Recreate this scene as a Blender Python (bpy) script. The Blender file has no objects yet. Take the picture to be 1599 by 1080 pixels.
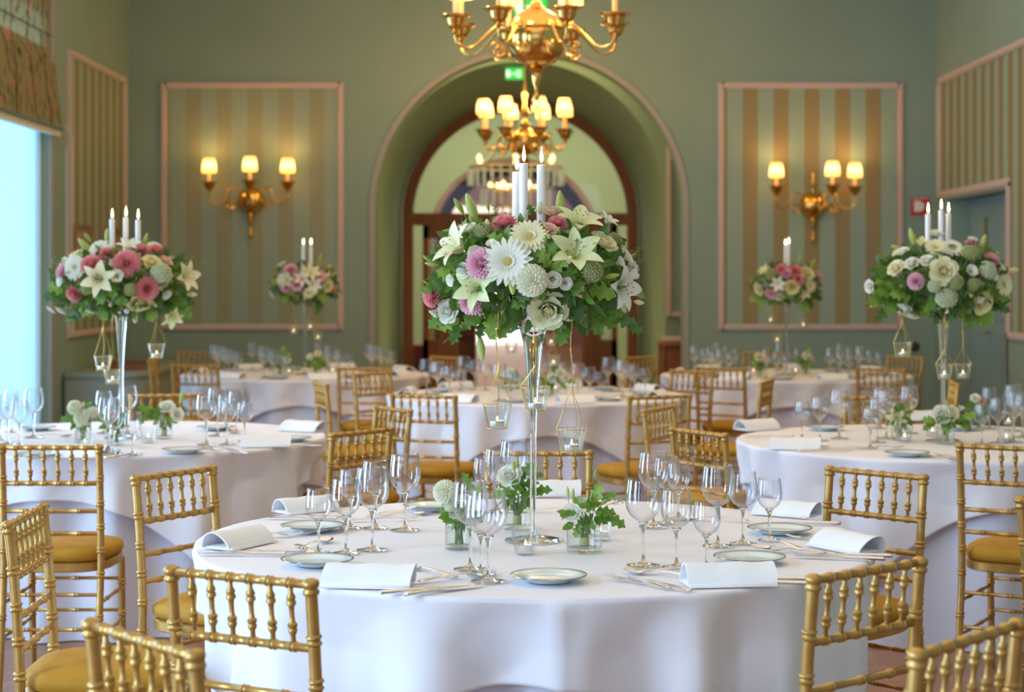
import bpy, math, random
from math import pi, sin, cos, sqrt, radians, atan2, hypot
from mathutils import Vector, Matrix, Quaternion

S = bpy.context.scene
COL = S.collection
# ------------------------------------------------------------------ camera, exposure, light
F_PX, CX, HY, CAM_Z = 2829.0, 800.0, 434.0, 1.46      # focal length in pixels, principal column, horizon row, eye height
cd = bpy.data.cameras.new('camera'); cam = bpy.data.objects.new('camera', cd); COL.objects.link(cam)
cam.location = (0, 0, CAM_Z); cam.rotation_euler = (pi/2, 0, 0)
cd.sensor_width = 36; cd.lens = F_PX/1599*36
cd.shift_y = -(540-HY)/1599; cd.clip_start = .1; cd.clip_end = 200
cd.dof.use_dof = True; cd.dof.focus_distance = 4.75; cd.dof.aperture_fstop = 4.2
S.camera = cam
S.view_settings.view_transform = 'Standard'; S.view_settings.look = 'None'
S.view_settings.exposure = 0.32; S.view_settings.gamma = 1; S.view_settings.use_curve_mapping = False
try:
    S.cycles.max_bounces = 10; S.cycles.transparent_max_bounces = 24; S.cycles.transmission_bounces = 10
    S.cycles.diffuse_bounces = 4; S.cycles.glossy_bounces = 4; S.cycles.sample_clamp_indirect = 4.0
    S.cycles.blur_glossy = 1.0
except Exception: pass
W = bpy.data.worlds.new('world'); S.world = W; W.use_nodes = True
W.node_tree.nodes['Background'].inputs[0].default_value = (.64, .68, 1.0, 1)
W.node_tree.nodes['Background'].inputs[1].default_value = .42

def area(name, loc, rot, sx, sy, power, col):
    l = bpy.data.lights.new(name, 'AREA'); l.shape = 'RECTANGLE'; l.size = sx; l.size_y = sy
    l.energy = power; l.color = col
    o = bpy.data.objects.new(name, l); o.location = loc; o.rotation_euler = rot; COL.objects.link(o); return o
def point(name, loc, power, col, r=.05):
    l = bpy.data.lights.new(name, 'POINT'); l.energy = power; l.color = col; l.shadow_soft_size = r
    o = bpy.data.objects.new(name, l); o.location = loc; COL.objects.link(o); return o
XL, XR, YB, ZC = -3.49, 3.85, 16.5, 4.7       # left wall, right wall, arch wall, ceiling
WIN_Y = [12.75, 9.2, 5.65, 2.1, -1.45]        # window centres along the left wall
WINW, WINZ0, WINZ1 = 1.7, .12, 3.5
for wy in WIN_Y:
    area('daylight', (XL-.62, wy, 1.85), (0, -pi/2, 0), 3.7, 2.1, 26 if wy > 12 else (330 if wy < 3 else 210), (.50, .80, 1.0) if wy > 12 else (.50, .73, 1.0))
WARM = (1.0, .56, .20)
# soft daylight-coloured area light at the room's open near end, behind the camera
area('daylight_rear', (-.6, -4.6, 2.4), (radians(80), 0, 0), 6.0, 3.2, 55, (.84, .78, 1.0))
# area lights below the ceilings of the dining room, passage and far hall
area('ceiling_lamp', (.2, 8.5, 4.62), (0, 0, 0), 5.5, 13, 135, (1.0, .70, .36))
area('passage_lamp', (.1, 17.7, 3.9), (0, 0, 0), 1.6, .8, 30, (1.0, .74, .26))
area('added_tunnel_uplight', (.1, 19.6, .15), (pi, 0, 0), 1.4, 1.0, 15, (1.0, .70, .22))  # added uplight, hidden behind the central table, to brighten the vault; no real fixture
area('hall_lamp', (.1, 26.5, 4.8), (0, 0, 0), 5, 5, 230, (1.0, .98, .66))

# ------------------------------------------------------------------ helpers
def P(px, py, z):                                      # a point of known height seen at a pixel
    d = (CAM_Z-z)*F_PX/(py-HY); return Vector(((px-CX)*d/F_PX, d, z))
def PD(px, py, d): return Vector(((px-CX)*d/F_PX, d, CAM_Z-(py-HY)*d/F_PX))

class MB:
    def __init__(s): s.v = []; s.f = []
    def add(s, vs, fs, M=None):
        n = len(s.v)
        s.v += [tuple(M @ Vector(p)) for p in vs] if M is not None else [tuple(p) for p in vs]
        s.f += [tuple(i+n for i in f) for f in fs]
    def box(s, x0, x1, y0, y1, z0, z1, M=None, bev=0):
        if bev:
            b = bev; r = []
            for z, k in ((z0, b), (z0+b, 0), (z1-b, 0), (z1, b)):
                r.append([(x0+k+(0 if k else 0), y0+k, z), (x1-k, y0+k, z), (x1-k, y1-k, z), (x0+k, y1-k, z)])
            vs = [p for q in r for p in q]; fs = [(3, 2, 1, 0), (12, 13, 14, 15)]
            for j in range(3):
                for i in range(4): fs.append((j*4+i, j*4+(i+1) % 4, j*4+4+(i+1) % 4, j*4+4+i))
            s.add(vs, fs, M); return
        vs = [(x0,y0,z0),(x1,y0,z0),(x1,y1,z0),(x0,y1,z0),(x0,y0,z1),(x1,y0,z1),(x1,y1,z1),(x0,y1,z1)]
        s.add(vs, [(3,2,1,0),(4,5,6,7),(0,1,5,4),(1,2,6,5),(2,3,7,6),(3,0,4,7)], M)
    def lathe(s, prof, n=20, M=None, close=True):
        vs = []; fs = []; m = len(prof)
        for r, z in prof:
            for i in range(n):
                a = 2*pi*i/n; vs.append((r*cos(a), r*sin(a), z))
        for j in range(m-1):
            for i in range(n): k = (i+1) % n; fs.append((j*n+i, j*n+k, (j+1)*n+k, (j+1)*n+i))
        if close:
            if prof[0][0] > 1e-5: fs.append(tuple(range(n-1, -1, -1)))
            if prof[-1][0] > 1e-5: fs.append(tuple((m-1)*n+i for i in range(n)))
        s.add(vs, fs, M)
    def tube(s, pts, rad, n=8, M=None, caps=True):
        pts = [Vector(p) for p in pts]
        R = rad if isinstance(rad, (list, tuple)) else [rad]*len(pts)
        t0 = (pts[1]-pts[0]).normalized(); u = t0.orthogonal().normalized(); vs = []; fs = []
        for i, p in enumerate(pts):
            t = (pts[min(i+1, len(pts)-1)]-pts[max(i-1, 0)])
            t = t.normalized() if t.length > 1e-9 else t0
            u = (u-t*u.dot(t)); u = u.normalized() if u.length > 1e-6 else t.orthogonal().normalized(); w = t.cross(u)
            for k in range(n):
                a = 2*pi*k/n; vs.append(p+(u*cos(a)+w*sin(a))*R[i])
        for i in range(len(pts)-1):
            for k in range(n): q = (k+1) % n; fs.append((i*n+k, i*n+q, (i+1)*n+q, (i+1)*n+k))
        if caps: fs.append(tuple(range(n-1, -1, -1))); fs.append(tuple((len(pts)-1)*n+k for k in range(n)))
        s.add(vs, fs, M)
    def grid(s, fn, nu, nv, M=None, wrap=False):
        vs = [fn(i/nu, j/nv) for i in range(nu+(0 if wrap else 1)) for j in range(nv+1)]
        c = nu if wrap else nu+1; fs = []
        for i in range(nu):
            for j in range(nv):
                a = i*(nv+1)+j; b = ((i+1) % c)*(nv+1)+j; fs.append((a, b, b+1, a+1))
        s.add(vs, fs, M)
    def ell(s, c, r, n=12, m=8, M=None):
        T = Matrix.Translation(c) @ Matrix.Diagonal((*r, 1))
        s.lathe([(sin(pi*j/m)+(1e-6 if j in (0, m) else 0), -cos(pi*j/m)) for j in range(m+1)], n, (M @ T) if M is not None else T, False)
    def mesh(s, name, mat=None, smooth=True, sharp=42):
        me = bpy.data.meshes.new(name); me.from_pydata(s.v, [], s.f); me.update()
        if smooth:
            me.polygons.foreach_set('use_smooth', [True]*len(me.polygons))
            if sharp: me.set_sharp_from_angle(angle=radians(sharp))
        if mat: me.materials.append(mat)
        return me

def ob(name, me, parent=None, loc=None, rot=None, M=None, scale=None):
    if isinstance(me, tuple): me = me[0].mesh(name, me[1], *(me[2:]))
    o = bpy.data.objects.new(name, me); COL.objects.link(o)
    if parent: o.parent = parent
    if M is not None: o.matrix_local = M
    else:
        if loc is not None: o.location = loc
        if rot is not None: o.rotation_euler = rot
        if scale is not None: o.scale = (scale,)*3 if not isinstance(scale, (tuple, list)) else scale
    return o
def tag(o, label=None, cat=None, group=None, kind=None):
    if label: o['label'] = label
    if cat: o['category'] = cat
    if group: o['group'] = group
    if kind: o['kind'] = kind
    return o
def thing(name, label, cat, loc=(0,0,0), rz=0, group=None, scale=None):
    o = bpy.data.objects.new(name, None); COL.objects.link(o); o.empty_display_size = .05
    o.location = loc; o.rotation_euler = (0, 0, rz)
    if scale: o.scale = (scale,)*3
    return tag(o, label, cat, group)
def struct(name, me, **k): o = ob(name, me, **k); o['kind'] = 'structure'; return o
def aim(loc, d, roll=0, s=1):                          # matrix: +Z turned towards d
    q = Vector((0,0,1)).rotation_difference(Vector(d).normalized())
    return Matrix.Translation(loc) @ q.to_matrix().to_4x4() @ Matrix.Rotation(roll, 4, 'Z') @ Matrix.Scale(s, 4)

# ------------------------------------------------------------------ materials
def mat(name, col, rough=.5, metal=0, **k):
    m = bpy.data.materials.new(name); m.use_nodes = True; b = m.node_tree.nodes['Principled BSDF']
    b.inputs['Base Color'].default_value = (*col, 1); b.inputs['Roughness'].default_value = rough; b.inputs['Metallic'].default_value = metal
    for n, v in k.items(): b.inputs[n.replace('_', ' ')].default_value = v
    return m
def nodes(m): return m.node_tree.nodes, m.node_tree.links, m.node_tree.nodes['Principled BSDF']
def noisy(m, c1, c2, scale=5, detail=3, bump=0, stretch=None, bscale=None):
    N, L, b = nodes(m); tc = N.new('ShaderNodeTexCoord'); src = tc.outputs['Object']
    if stretch:
        mp = N.new('ShaderNodeMapping'); mp.inputs['Scale'].default_value = stretch; L.new(src, mp.inputs[0]); src = mp.outputs[0]
    n = N.new('ShaderNodeTexNoise'); n.inputs['Scale'].default_value = scale; n.inputs['Detail'].default_value = detail
    L.new(src, n.inputs['Vector'])
    r = N.new('ShaderNodeValToRGB'); r.color_ramp.elements[0].color = (*c1, 1); r.color_ramp.elements[1].color = (*c2, 1)
    r.color_ramp.elements[0].position = .3; r.color_ramp.elements[1].position = .7
    L.new(n.outputs['Fac'], r.inputs[0]); L.new(r.outputs[0], b.inputs['Base Color'])
    if bump:
        bn = N.new('ShaderNodeBump'); bn.inputs['Strength'].default_value = bump; bn.inputs['Distance'].default_value = .01
        n2 = N.new('ShaderNodeTexNoise'); n2.inputs['Scale'].default_value = bscale or scale*8; L.new(src, n2.inputs['Vector'])
        L.new(n2.outputs['Fac'], bn.inputs['Height']); L.new(bn.outputs[0], b.inputs['Normal'])
    return m
def emis(name, col, st):
    m = mat(name, (0,0,0)); N, L, b = nodes(m)
    b.inputs['Emission Color'].default_value = (*col, 1); b.inputs['Emission Strength'].default_value = st
    return m
def translucent(m, col, f=.3):
    N, L, b = nodes(m); t = N.new('ShaderNodeBsdfTranslucent'); t.inputs[0].default_value = (*col, 1)
    mx = N.new('ShaderNodeMixShader'); mx.inputs[0].default_value = f
    L.new(b.outputs[0], mx.inputs[1]); L.new(t.outputs[0], mx.inputs[2]); L.new(mx.outputs[0], N['Material Output'].inputs[0])
    return m
def thin_glass(name, tint=(1,1,1), lo=.04, hi=.9, pw=3.2):
    m = bpy.data.materials.new(name); m.use_nodes = True; N = m.node_tree.nodes; L = m.node_tree.links; N.remove(N['Principled BSDF'])
    t = N.new('ShaderNodeBsdfTransparent'); t.inputs[0].default_value = (*tint, 1)
    g = N.new('ShaderNodeBsdfGlossy'); g.inputs['Roughness'].default_value = .02
    lw = N.new('ShaderNodeLayerWeight'); lw.inputs[0].default_value = .5
    p = N.new('ShaderNodeMath'); p.operation = 'POWER'; p.inputs[1].default_value = pw; L.new(lw.outputs['Facing'], p.inputs[0])
    r = N.new('ShaderNodeMapRange'); r.inputs['To Min'].default_value = lo; r.inputs['To Max'].default_value = hi; L.new(p.outputs[0], r.inputs[0])
    mx = N.new('ShaderNodeMixShader'); L.new(r.outputs[0], mx.inputs[0]); L.new(t.outputs[0], mx.inputs[1]); L.new(g.outputs[0], mx.inputs[2])
    L.new(mx.outputs[0], N['Material Output'].inputs[0]); return m

gold = noisy(mat('gold_paint', (.5,.3,.08), .34, .55), (.45,.25,.062), (.57,.34,.095), 30, 3, .03)
mustard = noisy(mat('mustard_velvet', (.5,.27,.02), .75), (.42,.20,.006), (.52,.26,.010), 14, 4, .05)
linen = noisy(mat('white_linen', (.84,.81,.86), .85), (.84,.81,.86), (.88,.85,.89), 3, 2, .06, bscale=260)
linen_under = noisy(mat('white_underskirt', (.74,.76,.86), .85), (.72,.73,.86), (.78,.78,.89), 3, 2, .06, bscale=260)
napkin_m = noisy(mat('napkin_cotton', (.88,.87,.89), .85), (.86,.86,.89), (.92,.91,.92), 6, 2, .08, bscale=300)
china = mat('white_china', (.74,.83,.85), .12); china_rim = mat('silver_band', (.35,.33,.30), .2, .9)
steel = mat('polished_steel', (.74,.76,.80), .2, 1.0)
bowl_glass = thin_glass('wine_glass_bowl', (.99,.99,.995), .05, .9, 2.6)
solid_glass = mat('solid_glass', (1,1,1), .0, 0, Transmission_Weight=1.0, IOR=1.46)
tumbler_glass = thin_glass('tumbler_glass', (.985,.998,.992), .04, .8, 2.6)
water_m = thin_glass('water', (.96,.99,.98), .02, .5, 4)
brass = noisy(mat('brass', (.75,.45,.12), .16, 1.0), (.72,.42,.10), (.80,.52,.17), 9, 2)
brass_dull = mat('aged_brass', (.42,.27,.09), .3, 1.0)
wire_m = mat('gold_wire', (.70,.48,.10), .3, .8)
candle_m = mat('candle_wax', (.93,.88,.84), .45, 0, Subsurface_Weight=.15, Subsurface_Radius=(.01,.006,.004))
flame_m = emis('candle_flame', (1.0,.78,.40), 11)
flame_lo = emis('tealight_flame', (1.0,.66,.28), 6)
wick_m = mat('wick', (.03,.02,.02), .9)
tin = mat('tealight_cup', (.8,.8,.82), .25, .9)
sleeve_m = emis('candle_sleeve', (.9,.42,.10), .18); nodes(sleeve_m)[2].inputs['Base Color'].default_value = (.8,.5,.25,1)
shade_m = bpy.data.materials.new('lit_lamp_shade'); shade_m.use_nodes = True
def _shade():
    N = shade_m.node_tree.nodes; L = shade_m.node_tree.links; b = N['Principled BSDF']
    b.inputs['Base Color'].default_value = (.8,.6,.35,1); b.inputs['Roughness'].default_value = .8
    tc = N.new('ShaderNodeTexCoord'); mp = N.new('ShaderNodeMapping'); mp.inputs['Location'].default_value = (0, 0, -.80)
    mp.inputs['Scale'].default_value = (7, 7, 13); g = N.new('ShaderNodeTexGradient'); g.gradient_type = 'SPHERICAL'
    L.new(tc.outputs['Object'], mp.inputs[0]); L.new(mp.outputs[0], g.inputs[0])
    r = N.new('ShaderNodeValToRGB'); r.color_ramp.elements[0].color = (1.0,.36,.03,1); r.color_ramp.elements[1].color = (1.0,.70,.19,1); r.color_ramp.elements[1].position = .5
    L.new(g.outputs['Fac'], r.inputs[0]); L.new(r.outputs[0], b.inputs['Emission Color'])
    mr = N.new('ShaderNodeMapRange'); mr.inputs['To Min'].default_value = 1.1; mr.inputs['To Max'].default_value = 3.0; mr.inputs['From Max'].default_value = .6
    L.new(g.outputs['Fac'], mr.inputs[0]); L.new(mr.outputs[0], b.inputs['Emission Strength'])
_shade()
WALL1, WALL2 = (.24,.345,.29), (.265,.375,.315)
wall_m = noisy(mat('sage_plaster', WALL1, .75), WALL1, WALL2, 1.3, 2, .04, bscale=90)
cream = mat('blush_trim', (.62,.49,.44), .5)
ceil_m = mat('cream_ceiling', (.72,.66,.55), .8)
teal_m = noisy(mat('teal_door_paint', (.24,.38,.40), .5), (.22,.36,.38), (.26,.40,.42), 2, 2)
wood_d = noisy(mat('mahogany', (.20,.075,.03), .4), (.20,.062,.016), (.34,.12,.035), 6, 5, stretch=(1,1,.15))
oak_f = noisy(mat('oak_frame', (.3,.16,.07), .4), (.24,.12,.045), (.36,.2,.09), 6, 5)
pane_m = thin_glass('window_glass', (.99,1,1), .05, .5, 3)
def striped(name, axis, period, c1, c2, off=0):
    m = mat(name, c1, .6); N, L, b = nodes(m); tc = N.new('ShaderNodeTexCoord'); sp = N.new('ShaderNodeSeparateXYZ')
    L.new(tc.outputs['Object'], sp.inputs[0])
    a = N.new('ShaderNodeMath'); a.operation = 'ADD'; a.inputs[1].default_value = off+100*period; L.new(sp.outputs[axis], a.inputs[0])
    mo = N.new('ShaderNodeMath'); mo.operation = 'MODULO'; mo.inputs[1].default_value = period; L.new(a.outputs[0], mo.inputs[0])
    g = N.new('ShaderNodeMath'); g.operation = 'GREATER_THAN'; g.inputs[1].default_value = period/2; L.new(mo.outputs[0], g.inputs[0])
    mx = N.new('ShaderNodeMix'); mx.data_type = 'RGBA'; mx.inputs[6].default_value = (*c1, 1); mx.inputs[7].default_value = (*c2, 1)
    L.new(g.outputs[0], mx.inputs[0]); L.new(mx.outputs[2], b.inputs['Base Color']); return m
STA, STB = (.30,.41,.33), (.30,.25,.12)
paper_x = striped('striped_wallpaper_back', 0, .28, STA, STB)
paper_l = striped('striped_wallpaper_soft', 0, .28, (.30,.39,.31), (.29,.32,.21), .03)
paper_y = striped('striped_wallpaper_side', 1, .27, STA, (.27,.21,.085))
def floor_mat():
    m = mat('parquet', (.3,.14,.06), .35); N, L, b = nodes(m); tc = N.new('ShaderNodeTexCoord'); br = N.new('ShaderNodeTexBrick')
    br.inputs['Scale'].default_value = 1; br.inputs['Brick Width'].default_value = .9; br.inputs['Row Height'].default_value = .09
    br.inputs['Mortar Size'].default_value = .002; br.inputs['Color1'].default_value = (.30,.13,.055,1); br.inputs['Color2'].default_value = (.40,.19,.09,1)
    br.inputs['Mortar'].default_value = (.08,.04,.02,1); L.new(tc.outputs['Object'], br.inputs[0]); L.new(br.outputs[0], b.inputs['Base Color']); return m
def blind_mat():                                       # sage cloth printed with stems, leaves and pink blossom
    m = mat('botanical_print', (.45,.42,.25), .85); N, L, b = nodes(m); tc = N.new('ShaderNodeTexCoord')
    def mapped(sc, rot=0):
        mp = N.new('ShaderNodeMapping'); mp.inputs['Scale'].default_value = sc; mp.inputs['Rotation'].default_value = (rot, 0, 0)
        L.new(tc.outputs['Object'], mp.inputs[0]); return mp.outputs[0]
    def blob(sc, rot, thr, rnd=1.0):
        v = N.new('ShaderNodeTexVoronoi'); v.inputs['Scale'].default_value = 1; v.inputs['Randomness'].default_value = rnd; L.new(mapped(sc, rot), v.inputs['Vector'])
        g = N.new('ShaderNodeMath'); g.operation = 'LESS_THAN'; g.inputs[1].default_value = thr; L.new(v.outputs['Distance'], g.inputs[0]); return g.outputs[0]
    base = (.42,.38,.20); cur = None
    def over(prev, fac, col):
        mx = N.new('ShaderNodeMix'); mx.data_type = 'RGBA'; L.new(fac, mx.inputs[0])
        if prev is None: mx.inputs[6].default_value = (*base, 1)
        else: L.new(prev, mx.inputs[6])
        mx.inputs[7].default_value = (*col, 1); return mx.outputs[2]
    w = N.new('ShaderNodeTexWave'); w.bands_direction = 'Y'; w.inputs['Scale'].default_value = .7; w.inputs['Distortion'].default_value = 3; w.inputs['Detail Scale'].default_value = 2.5
    L.new(mapped((1,1,1)), w.inputs[0]); g = N.new('ShaderNodeMath'); g.operation = 'GREATER_THAN'; g.inputs[1].default_value = .985; L.new(w.outputs['Fac'], g.inputs[0])
    cur = over(None, g.outputs[0], (.10,.045,.02))
    cur = over(cur, blob((1, 15, 6), .45, .25), (.10,.07,.03))
    cur = over(cur, blob((1, 16, 7), -.5, .24), (.15,.12,.04))
    cur = over(cur, blob((1, 7, 4.2), .1, .25), (.62,.33,.24))
    L.new(cur, b.inputs['Base Color'])
    t = N.new('ShaderNodeBsdfTranslucent'); L.new(cur, t.inputs[0]); mx = N.new('ShaderNodeMixShader'); mx.inputs[0].default_value = .42
    L.new(b.outputs[0], mx.inputs[1]); L.new(t.outputs[0], mx.inputs[2]); L.new(mx.outputs[0], N['Material Output'].inputs[0]); return m

# ------------------------------------------------------------------ the room
def slab(name, b, m, **k): mb = MB(); mb.box(*b); return struct(name, (mb, m, False), **k)
fl = slab('floor', (XL-.35, XR+.35, -6, 42, -.12, 0), floor_mat())
slab('ceiling', (XL-.35, XR+.35, -6, YB+.3, ZC, ZC+.15), ceil_m)
# window wall: piers, breast and head around five openings
def wall_with_windows():
    mb = MB(); ys = sorted(WIN_Y); y = -6.0; x0, x1 = XL-.35, XL
    for c in ys:
        a, b = c-WINW/2, c+WINW/2
        mb.box(x0, x1, y, a, 0, ZC); mb.box(x0, x1, a, b, 0, WINZ0); mb.box(x0, x1, a, b, WINZ1, ZC); y = b
    mb.box(x0, x1, y, YB+.3, 0, ZC); return mb
struct('wall_left', (wall_with_windows(), wall_m, False))
# doorway in the right wall
DY0, DY1, DZ = 14.05, 16.02, 2.15
mb = MB(); mb.box(XR, XR+.35, -6, DY0, 0, ZC); mb.box(XR, XR+.35, DY0, DY1, DZ, ZC); mb.box(XR, XR+.35, DY1, YB+.3, 0, ZC)
struct('wall_right', (mb, wall_m, False))
def arch_wall(cx, spring, R, x0, x1, ztop, y0, y1, n=48):
    """a wall pierced by a round-headed opening, one closed mesh"""
    mb = MB(); pts = [(cx+R, 0)]+[(cx+R*cos(pi*i/n), spring+R*sin(pi*i/n)) for i in range(n+1)]+[(cx-R, 0)]
    out = []
    for (x, z) in pts:                                 # matching outline points
        if z <= spring: out.append((x1 if x > cx else x0, z))
        else:
            dx, dz = x-cx, z-spring; k = min(((x1-cx) if dx > 0 else (cx-x0))/max(abs(dx), 1e-9), (ztop-spring)/dz); out.append((cx+dx*k, spring+dz*k))
    fs = []; vs = []
    for (a, b) in zip(pts, out):
        vs += [(a[0], y0, a[1]), (b[0], y0, b[1]), (a[0], y1, a[1]), (b[0], y1, b[1])]
    for i in range(len(pts)-1):
        a = i*4; b = a+4; fs += [(a, a+1, b+1, b), (a+2, b+2, b+3, a+3), (a, b, b+2, a+2)]
    mb.add(vs, fs)
    for sx in (x0, x1):                                # corner fillers above the radial fan
        pass
    return mb
AX, AR, ASP = .155, 1.41, 2.10
def arch_wall2(cx, spring, R, x0, x1, ztop, y0, y1, n=48):
    mb = MB(); mb.box(x0, cx-R, y0, y1, 0, ztop); mb.box(cx+R, x1, y0, y1, 0, ztop)
    vs = []; fs = []
    for i in range(n+1):
        a = pi*i/n; x = cx+R*cos(a); z = spring+R*sin(a); vs += [(x, y0, z), (x, y0, ztop), (x, y1, z), (x, y1, ztop)]
    for i in range(n): a = i*4; b = a+4; fs += [(a, b, b+1, a+1), (a+2, a+3, b+3, b+2), (a, a+2, b+2, b)]
    mb.add(vs, fs); return mb
struct('wall_back', (arch_wall2(AX, ASP, AR, XL, XR, ZC, YB, YB+.3), wall_m, True, 30))
# rounded bead around the arch edge
def arch_band(cx, spring, r0, r1, y0, y1, n=56, base=0):
    mb = MB(); vs = []; fs = []
    path = [(0, base)]+[(pi*i/n, None) for i in range(n+1)]+[(pi, base)]
    for a, zz in path:
        for r in (r0, r1):
            x = cx+r*cos(a); z = spring+r*sin(a) if zz is None else zz
            vs += [(x, y0, z), (x, y1, z)]
    m = len(path)
    for i in range(m-1):
        a = i*4; b = a+4; fs += [(a, b, b+2, a+2), (a+1, a+3, b+3, b+1), (a, a+1, b+1, b), (a+2, b+2, b+3, a+3)]
    fs += [(0, 2, 3, 1), ((m-1)*4, (m-1)*4+1, (m-1)*4+3, (m-1)*4+2)]
    mb.add(vs, fs); return mb
struct('trim_1', (arch_band(AX, ASP, AR-.006, AR+.045, YB-.018, YB-.0005), mat('arch_bead', (.36,.36,.34), .6), True, 30))
# lobby between the room and the tunnel vault, then the vault itself
LX0, LX1 = -2.6, 3.0
slab('wall_lobby_left', (LX0-.2, LX0, YB+.3, 18.5, 0, ZC), wall_m); slab('wall_lobby_right', (LX1, LX1+.2, YB+.3, 18.5, 0, ZC), wall_m)
slab('ceiling_lobby', (LX0-.2, LX1+.2, YB+.3, 18.5, 4.3, 4.4), ceil_m)
TX, TR, TSP, TY0, TY1 = .10, 1.47, 2.2, 18.5, 22.4
struct('wall_tunnel', (arch_wall2(TX, TSP, TR, LX0-.2, LX1+.2, ZC, TY0, TY1+.2), wall_m, True, 30))

def frame_rect(name, m, ax, a0, a1, z0, z1, plane, t=.055, d=.03, side=1, skip=()):
    """rectangular moulding with a stepped section, lying on a wall plane"""
    mb = MB()
    def bar(u0, u1, w0, w1):
        for (k, dd) in ((0, d*.6), (t*.28, d)):
            q = (u0+(k if u1-u0 < w1-w0 or True else 0), u1-k, w0+k, w1-k)
            if ax == 'x': mb.box(q[0], q[1], *sorted((plane, plane-side*dd)), q[2], q[3])
            else: mb.box(*sorted((plane, plane+side*dd)), q[0], q[1], q[2], q[3])
    if 'l' not in skip: bar(a0, a0+t, z0, z1)
    if 'r' not in skip: bar(a1-t, a1, z0, z1)
    if 't' not in skip: bar(a0+t*.5, a1-t*.5, z1-t, z1)
    if 'b' not in skip: bar(a0+t*.5, a1-t*.5, z0, z0+t)
    return struct(name, (mb, m, False))
def bx(px, d=YB): return (px-CX)*d/F_PX
PZ0, PZ1 = .985, 3.24
frame_rect('trim_2', cream, 'x', bx(252), bx(537), PZ0, PZ1, YB)
frame_rect('trim_3', cream, 'x', bx(1122), bx(1411), PZ0, PZ1, YB)
def paper(name, m, b): mb = MB(); mb.box(*b); return struct(name, (mb, m, False))
paper('trim_4', paper_l, (bx(252)+.03, bx(537)-.03, YB-.006, YB, PZ0+.03, PZ1-.03))
paper('trim_5', paper_x, (bx(1122)+.03, bx(1411)-.03, YB-.006, YB, PZ0+.03, PZ1-.03))
frame_rect('trim_6', cream, 'y', 14.2, 16.33, PZ0, 3.26, XL)
paper('trim_7', paper_y, (XL, XL+.006, 14.23, 16.30, PZ0+.03, 3.23))
# L-shaped panel on the right wall: it goes over the doorway and on towards the camera
mb = MB()
def rbar(y0, y1, z0, z1):
    mb.box(XR-.018, XR, y0, y1, z0, z1); mb.box(XR-.03, XR-.018, y0+.015, y1-.015, z0+.015, z1-.015)
rbar(16.27, 16.33, 2.17, 3.26); rbar(9.5, 16.33, 3.20, 3.26); rbar(13.98, 16.30, 2.17, 2.235); rbar(13.98, 14.04, PZ0, 2.2); rbar(9.5, 14.04, PZ0, PZ0+.06); rbar(9.5, 9.56, PZ0, 3.26)
struct('trim_8', (mb, cream, False))
mb = MB(); mb.box(XR-.006, XR, 14.0, 16.30, 2.2, 3.23); mb.box(XR-.006, XR, 9.53, 14.0, PZ0+.03, 3.23)
struct('trim_9', (mb, paper_y, False))
frame_rect('trim_10', cream, 'x', bx(1041, 18.5), bx(1041, 18.5)+1.0, 1.06, 3.1, 18.5)
# teal panelled door set back in the doorway, dark service cupboard panel beside it
dm = MB(); dm.box(XR+.20, XR+.25, DY0+.03, DY1-.03, 0, DZ-.02)
for a, b in ((14.62, 15.25), (15.35, 15.92)):
    for z0, z1 in ((.25, 1.0), (1.12, 2.0)): dm.box(XR+.185, XR+.20, a, b, z0, z1)
dr = struct('door_1', (dm, teal_m, False))
mb = MB(); mb.tube([(XR+.19, 15.3, 1.0), (XR+.14, 15.3, 1.0), (XR+.14, 15.2, 1.0)], .009); ob('door_handle', (mb, brass), dr)
mb = MB(); mb.box(XR+.17, XR+.19, 15.36, 15.42, 1.6, 1.98); ob('hinge', (mb, brass, False), dr)
mb = MB(); mb.box(XR+.12, XR+.2, DY0+.02, 14.55, 0, 1.30, None, .01)
s_ = ob('tall_screen', (mb, noisy(mat('dark_olive_wood', (.10,.075,.02), .5), (.085,.065,.018), (.13,.09,.03), 5, 3), False))
tag(s_, 'dark brown waist-high wooden screen standing in the teal doorway', 'screen')
for nm, b in (('baseboard_left', (XL, XL+.02, 13.65, YB, 0, .14)), ('baseboard_back_left', (XL, AX-AR-.05, YB-.02, YB, 0, .14)), ('baseboard_back_right', (AX+AR+.05, XR, YB-.02, YB, 0, .14)), ('baseboard_right', (XR-.02, XR, -6, DY0, 0, .14))):
    slab(nm, b, cream)

sheer_m = bpy.data.materials.new('misted_glass'); sheer_m.use_nodes = True
_N = sheer_m.node_tree.nodes; _L = sheer_m.node_tree.links; _N.remove(_N['Principled BSDF']); _t = _N.new('ShaderNodeBsdfTranslucent'); _t.inputs[0].default_value = (.80,.95,1,1)
_p = _N.new('ShaderNodeBsdfTransparent'); _m = _N.new('ShaderNodeMixShader'); _m.inputs[0].default_value = .12; _L.new(_t.outputs[0], _m.inputs[1]); _L.new(_p.outputs[0], _m.inputs[2]); _L.new(_m.outputs[0], _N['Material Output'].inputs[0])
# windows in the left wall
for i, wy in enumerate(WIN_Y):
    a, b = wy-WINW/2, wy+WINW/2; x = XL-.07
    mb = MB()
    for q in ((a, a+.06, WINZ0, WINZ1), (b-.06, b, WINZ0, WINZ1), (a, b, WINZ0, WINZ0+.08), (a, b, WINZ1-.07, WINZ1)):
        mb.box(x-.03, x+.03, q[0], q[1], q[2], q[3])
    w = struct('window_%d' % (i+1), (mb, mat('window_frame_paint', (.62,.78,.82), .5), False))
    mb = MB(); mb.box(x-.004, x+.004, a+.05, b-.05, WINZ0+.07, WINZ1-.06); ob('pane', (mb, sheer_m if i == 0 else pane_m, False), w)
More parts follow.
